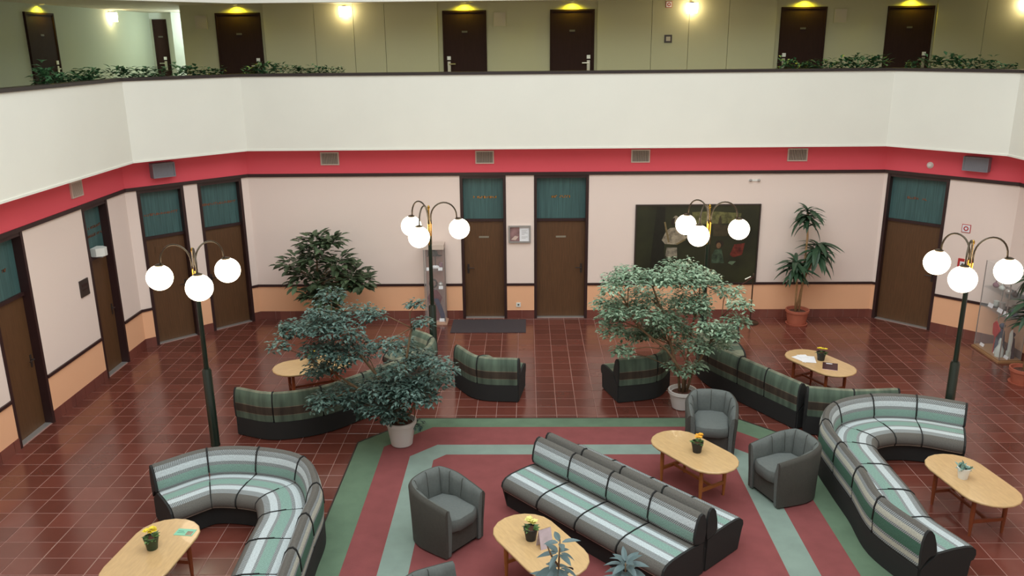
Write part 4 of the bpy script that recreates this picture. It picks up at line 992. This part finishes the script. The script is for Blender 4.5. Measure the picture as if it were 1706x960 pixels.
glasscase('tall_display_case', 'wide glass display case full of curios by the right wall', 8.15, 8.53, 13.66, 14.50, .05, 1.62, .010, m_wood, (.80, 1.15))
m_red2 = mat('red_fan', srgb(190, 44, 48), .6); m_porc = mat('porcelain', srgb(206, 214, 210), .3); m_purple = mat('purple_cloth', srgb(70, 44, 62), .85, vary=.2, scale=20); m_bluegrey = mat('bluegrey_cloth', srgb(92, 98, 120), .85, vary=.25, scale=20)
zc = .0505
m = MB(); m.loft([[(8.24+w, 14.05+a, z) for a, z in ((-.13, .50), (-.02, .34), (.08, .38), (.10, .56), (.02, .63))] for w in (0, .02)]); m.tube([(8.25, 14.05, zc), (8.25, 14.05, .40)], .008, 6); item('red_fan', 'bright red fan on a stand in the wide glass case', 'fan', m, m_red2)
m = MB(); m.lathe([(.07, 0), (.075, .12), (.05, .17), (.03, .22), (.035, .26), (.02, .33)], 10, (8.25, 13.86, zc)); item('porcelain_tower', 'white porcelain tower figure in the wide glass case', 'figurine', m, m_porc)
m = MB(); m.lathe([(.09, 0), (.07, .2), (.05, .38), (.03, .42)], 12, (8.38, 14.1, zc)); m.sphere((8.38, 14.1, .53), .05, 12, 8); item('bluegrey_doll', 'blue grey draped doll in the wide glass case', 'doll', m, m_bluegrey)
m = MB(); m.lathe([(.08, 0), (.06, .2), (.045, .34), (.025, .38)], 12, (8.40, 13.80, zc)); m.sphere((8.40, 13.80, .47), .045, 12, 8); item('purple_doll', 'dark purple draped doll in the wide glass case', 'doll', m, m_purple)
m = MB(); m.loft([[(8.33+w, 13.73+a, z) for a, z in ((-.03, .18), (.04, .20), (.045, .50), (.0, .58), (-.035, .40))] for w in (0, .025)]); m.box(8.32, 8.37, 13.71, 13.78, zc, .19); item('white_shell', 'tall white shell form in the wide glass case', 'shell', m, m_porc, 40)
for k, (x, y, lb) in enumerate(((8.22, 14.38, 'white label card at the far front corner of the wide case'), (8.24, 13.96, 'white label card before the porcelain tower'), (8.30, 13.74, 'white label card at the near corner of the wide case'))):
    card(x, y, zc, -PI/2, lb, .13, .05)
for k, (y, lb) in enumerate(((14.3, 'white label card far along the middle shelf of the wide case'), (14.0, 'white label card midway along the middle shelf of the wide case'), (13.8, 'white label card at the near end of the middle shelf of the wide case'))):
    card(8.22, y, .809, -PI/2, lb, .15, .07)
rr = random.Random(5)
for k, nm in enumerate(('pale cup', 'grey bowl', 'brown jug', 'teal cup')):
    m = MB(); m.lathe([(.03, 0), (.05, .03), (.045, .08+.03*(k % 2)), (.05, .10+.03*(k % 2))], 12, (8.36, 14.36-.19*k, .809)); item('shelf_vessel', nm+' on the middle shelf of the wide glass case', 'cup', m, [m_porc, m_frame_alu, m_brown, m_bluegrey][k])
for k, nm in enumerate(('lilac glass ornament', 'white bird ornament', 'silver ornament', 'dark bell')):
    m = MB(); m.sphere((8.30, 14.36-.2*k, 1.159+.045), .045, 10, 8, sy=1.5); m.lathe([(.02, .04), (.01, .12)], 8, (8.30, 14.36-.2*k, 1.159)); item('shelf_ornament', nm+' on the top shelf of the wide glass case', 'ornament', m, [m_mauve, m_porc, m_frame_alu, m_brown][k])

# ------------------------------------------------------------------ plants
def pot(parent, r0, r1, h, mm, rim=.03, saucer=None, soil=True):
    m = MB(); m.lathe([(r0, .012), (r1*.97, h-.05), (r1*.97, h-.05), (r1+.012, h-.048), (r1+.012, h), (r1-.012, h), (r1-.025, h-.05)], 28); part('pot', m, mm, parent, smooth=40)
    if saucer:
        m = MB(); m.lathe([(saucer, 0), (saucer+.012, .03), (saucer-.01, .03), (r0, .012)], 28); part('saucer', m, mm, parent, smooth=40)
    m = MB(); m.lathe([(.001, h-.035), (r1*.6, h-.04), (r1-.02, h-.055)], 20, cap=False); part('soil', m, m_soil, parent)
def ficus(label, loc, potargs, clumps, ydepth, leafm, seed, dens, trunkpts, lean=0):
    r = random.Random(seed); t = thing('ficus_tree', label, 'tree', loc); pot(t, *potargs)
    h0 = potargs[2]-.06
    m = MB()
    tops = []
    for tp in trunkpts:
        m.tube(tp, [.024]+[.018]*(len(tp)-2)+[.012], 7); tops.append(tp)
    C = []
    for x, z, rad in clumps:
        y = r.uniform(-ydepth, ydepth); C.append((Vector((x, y, z)), rad))
        y2 = r.uniform(-ydepth, ydepth)
        if rad > .2: C.append((Vector((x+r.uniform(-.1, .1), y2, z+r.uniform(-.08, .08)-.04)), rad*.85))
    allp = [Vector(p) for tp in tops for p in tp[1:]]
    for c, rad in C:
        cand = [p for p in allp if p.z < c.z+.1] or allp
        b = min(cand, key=lambda p: (p-c).length+abs(p.z-(c.z-.3))*.3)
        mid = (b+c)/2+Vector((r.uniform(-.05, .05), r.uniform(-.05, .05), .04)); m.tube([b, mid, c], [.009, .007, .004], 5)
        for k in range(4): m.tube([c, c+rdir(r, -.3, .6)*rad*.8], [.004, .002], 4)
    part('branches', m, m_bark, t, smooth=True, label='slim grey brown stems')
    m = MB()
    for c, rad in C:
        for k in range(int(dens*(rad/.25)**1.6)):
            d = rdir(r, -.6, .9); p = c+Vector((d.x*rad, d.y*rad*1.1, d.z*rad*.55))*(r.random()**.45)
            dr = (Vector((d.x, d.y, d.z*.3))*.6+rdir(r, -.4, .25)).normalized(); leafquad(m, p, dr, r.uniform(.065, .095), r.uniform(.036, .048), .3)
    o = part('foliage', m, leafm, t); o['kind'] = 'stuff'
    return t
clR = [(-.85, 2.14, .30), (-1.06, 2.0, .22), (-.41, 2.14, .28), (-.06, 2.13, .33), (.26, 2.0, .28), (.62, 1.81, .23), (-1.19, 1.73, .23), (-.92, 1.49, .33), (-1.09, 1.3, .24), (-.61, 1.72, .28), (-.38, 1.53, .33), (.05, 1.72, .33), (-.2, 1.3, .28), (-.46, 1.16, .28), (-.72, 1.06, .22), (.08, 1.11, .24), (.43, 1.3, .23), (.64, 1.53, .2), (.49, 1.06, .17), (-.95, 1.01, .18), (-.09, .87, .2), (.19, 1.53, .23), (-.85, .80, .11), (-.02, .6, .15), (.15, .75, .14), (-.2, .65, .12)]
clL = [(-1.3, 1.74, .26), (-1.47, 1.62, .15), (-.95, 2.08, .22), (-.92, 1.87, .3), (-.56, 1.87, .28), (-.31, 1.91, .18), (.26, 2.03, .13), (.37, 1.82, .16), (-.99, 1.53, .26), (-.58, 1.53, .26), (-.84, 1.27, .24), (-.52, 1.26, .2), (-1.1, 1.18, .18), (-.09, 1.61, .2), (-.02, 1.35, .24), (.3, 1.26, .24), (.59, 1.35, .17), (-.96, .82, .24), (-.63, .82, .3), (-.21, .91, .33), (.21, .91, .3), (.5, 1.04, .24), (.58, .86, .17), (-.06, .55, .22), (.28, .69, .19), (-.22, .69, .26), (.18, .26, .12), (-.48, .5, .13), (-.15, .45, .14), (-1.2, .95, .14), (.05, 1.0, .28), (.4, .85, .2)]
ficus('bushy pale green ficus tree in a white pot beside the right armchairs', (2.37, 11.86, 0), (.15, .205, .30, m_pot), clR, .48, m_ficus, 3, 225,
      [[(-.04, 0, .25), (-.08, .02, .6), (-.2, .05, 1.0), (-.35, .1, 1.5), (-.5, .1, 1.9)], [(.03, .02, .25), (.05, .05, .7), (.1, .1, 1.2), (.2, .1, 1.7)], [(0, -.04, .25), (-.02, -.08, .6), (-.3, -.15, 1.0), (-.7, -.2, 1.35), (-.9, -.2, 1.7)], [(.05, -.02, .25), (.12, -.06, .6), (.35, -.1, 1.1), (.5, -.1, 1.5)]])
ficus('dark leaning ficus tree in a white pot on the corner of the carpet', (-1.76, 10.63, .013), (.15, .205, .37, m_pot), clL, .42, m_ficus2, 9, 215,
      [[(-.04, 0, .28), (-.12, .02, .6), (-.3, .05, 1.0), (-.6, .1, 1.4), (-.9, .1, 1.75)], [(.03, .02, .28), (.05, .03, .7), (.1, .05, 1.2), (.2, .05, 1.7)], [(0, -.04, .28), (-.15, -.05, .6), (-.5, -.1, .85), (-.85, -.1, 1.1)], [(.04, .03, .28), (.2, .0, .6), (.4, .0, .95)]])
# rubber plant by the back wall, its leaves one by one
def leafmesh(name, L, Wd, n, droop, mm, prof=None):
    m = MB(); leafquad(m, (0, 0, 0), (1, 0, .0001), L, Wd, droop, n=n, prof=prof); return m.mesh(name, mm)
def place_leaf(parent, me, p, d, r, s=1.0, roll=.3):
    d = Vector(d).normalized(); x = d; y = Vector((0, 0, 1)).cross(x)
    if y.length < 1e-3: y = Vector((0, 1, 0))
    y.normalize(); z = x.cross(y); q = Matrix((x, y, z)).transposed().to_quaternion()
    from mathutils import Quaternion
    q = q @ Quaternion((1, 0, 0), r.uniform(-roll, roll))
    o = link('leaf', me, parent); o.location = p; o.rotation_mode = 'QUATERNION'; o.rotation_quaternion = q; o.scale = (s, s, s); return o
r = random.Random(21)
t = thing('rubber_plant', 'dark broad leaved plant against the back wall at the left', 'potted plant', (-4.10, 15.30, 0)); pot(t, .17, .21, .26, m_dpot)
RC = [(.08, 1.83, .24), (.42, 1.82, .2), (-.29, 1.42, .25), (.12, 1.54, .3), (.51, 1.42, .28), (.78, 1.18, .24), (1.0, 1.05, .16), (-.14, 1.13, .25), (.25, 1.06, .3), (.6, 1.0, .2), (.25, .77, .25), (.0, .8, .2), (.25, .55, .2)]
bm = MB(); TR = [Vector((.02, 0, .2)), Vector((.05, 0, .6)), Vector((.1, .02, 1.0)), Vector((.12, .05, 1.5))]; bm.tube(TR, [.03, .026, .02, .014], 8)
lms = [leafmesh('rubber_leaf', .22, .105, 4, .2, m_rub, [.25, .8, 1, .8, 0]), leafmesh('rubber_leaf', .19, .10, 4, .4, m_rub, [.25, .8, 1, .8, 0])]
for x, z, rad in RC:
    for rep in range(2):
        c = Vector((x+r.uniform(-.06, .06), r.uniform(-.38, .38), z+r.uniform(-.05, .05))); b = min(TR, key=lambda p: (p-c).length+(2 if p.z > c.z else 0)); bm.tube([b, (b+c)/2+Vector((0, 0, .05)), c], [.010, .008, .005], 5)
        for k in range(11):
            d = rdir(r, -.45, .7); place_leaf(t, r.choice(lms), c+d*rad*r.uniform(.15, .62), (d.x, d.y, d.z*.5-.05), r, r.uniform(.8, 1.15))
part('stems', bm, m_bark, t, smooth=True)
fm = MB()
for x, z, rad in RC:
    for k in range(int(260*rad)):
        d = rdir(r, -.5, .8); p = Vector((x, r.uniform(-.3, .3), z))+Vector((d.x*rad*1.1, d.y*rad, d.z*rad*.85))*(r.random()**.5)
        leafquad(fm, p, (d.x, d.y, d.z*.6), r.uniform(.16, .21), r.uniform(.085, .105), .3, n=3, prof=[.3, 1, .85, 0])
o = part('foliage', fm, m_rub, t); o['kind'] = 'stuff'
# dracaena: strap leaves in tufts on bare canes
dl = [leafmesh('dracaena_leaf', .56, .10, 7, 1.7, m_drac, [.5, .85, 1, 1, .95, .75, .45, 0]), leafmesh('dracaena_leaf', .46, .095, 7, 1.9, m_drac, [.5, .85, 1, 1, .95, .75, .45, 0])]
ND = 2.1
def dracaena(label, loc, potargs, canes, seed, nl, wall):
    r = random.Random(seed); t = thing('dracaena_plant', label, 'potted plant', loc); pot(t, *potargs)
    m = MB()
    for pts, _ in canes: m.tube(pts, [.02]*(len(pts)-1)+[.014], 8)
    part('canes', m, m_cane, t, smooth=True, label='bare pale canes')
    for pts, tufts in canes:
        for c, s, n in tufts:
            c = Vector(c)
            n = int(n*ND)
            for k in range(n):
                a = 2*PI*k/n*2.4+r.uniform(-.2, .2); el = r.uniform(-.2, 1.25)
                dv = Vector((math.cos(a), math.sin(a), el)); dv[wall] = min(dv[wall], .42 if wall == 1 else .25)
                place_leaf(t, r.choice(dl), c+Vector((0, 0, r.uniform(-.16, .09))), dv, r, s*r.uniform(.8, 1.1)*(.8 if dv[wall] > .2 else 1), .15)
    return t
dracaena('tall dracaena with three leafy tufts in a terracotta pot by the right door', (5.33, 15.79, 0), (.17, .215, .31, m_terra, .03, .2),
         [([(.03, .0, .24), (.06, .02, 1.0), (.08, .04, 1.75), (.04, .04, 2.22)], [((.04, .04, 2.2), .85, 18), ((.05, .04, 2.07), .7, 9)]),
          ([(-.03, .02, .24), (.08, .03, .9), (.22, .02, 1.3), (.28, .0, 1.58)], [((.28, 0, 1.55), 1.0, 20), ((.24, 0, 1.4), .9, 12)]),
          ([(-.05, -.02, .24), (-.06, -.02, .8), (-.12, -.03, 1.2)], [((-.12, -.03, 1.2), .95, 20), ((-.1, -.02, 1.05), .85, 10)])], 4, 16, 1)
dracaena('narrow leaved dracaena in a terracotta pot at the right edge of the photo', (8.04, 12.76, 0), (.15, .2, .27, m_terra, .03, .19),
         [([(0, 0, .22), (.02, .05, .8), (.05, .1, 1.25)], [((.05, .1, 1.25), .95, 18), ((.05, .1, 1.1), .9, 12)]), ([(.03, .02, .22), (.06, .12, 1.0), (.1, .15, 1.75)], [((.1, .15, 1.75), 1.0, 16)])], 8, 16, 0)
# two grey-green plants in the foreground, tops only in view
fl_ = [leafmesh('grey_leaf', .24, .085, 5, .35, m_fore), leafmesh('grey_leaf', .21, .08, 5, .7, m_fore)]
def foreplant(label, loc, whorls, stem, seed, pots):
    r = random.Random(seed); t = thing('leafy_plant', label, 'potted plant', loc); pot(t, *pots)
    m = MB()
    for st in stem: m.tube(st, [.010]*(len(st)-1)+[.006], 6)
    part('stem', m, m_bark, t, smooth=True, label='thin brown stem')
    for c, n, el, s in whorls:
        for k in range(n):
            a = 2*PI*k/n+r.uniform(-.3, .3); place_leaf(t, r.choice(fl_), Vector(c)+Vector((math.cos(a), math.sin(a), 0))*.02, (math.cos(a), math.sin(a), el+r.uniform(-.15, .2)), r, s*r.uniform(.85, 1.1), .3)
foreplant('tall grey green plant in front of the front centre table', (.27, 6.40, .012), [((0, 0, 1.08), 6, -.05, .8), ((.01, 0, 1.19), 4, .2, .65), ((0, 0, .93), 6, -.3, 1.1), ((0, .02, .80), 7, -.2, 1.15), ((0, 0, .65), 7, -.1, 1.1), ((0, 0, .5), 6, -.1, 1.1)],
          [[(0, 0, .2), (.01, 0, .6), (0, .0, .95), (.01, 0, 1.22)], [(0, 0, .95), (-.06, 0, 1.05), (-.10, .0, 1.15)]], 12, (.12, .16, .25, m_dpot))
foreplant('low grey green rosette plant before the near end of the striped sofa', (.86, 6.42, .012), [((0, 0, .98), 4, .9, .62), ((0, 0, .95), 6, .25, .85), ((0, 0, .89), 7, 0, .95), ((0, 0, .78), 7, -.1, 1.0), ((0, 0, .64), 7, -.1, 1.05)],
          [[(0, 0, .2), (.01, 0, .6), (0, 0, .97)]], 13, (.12, .16, .25, m_dpot))
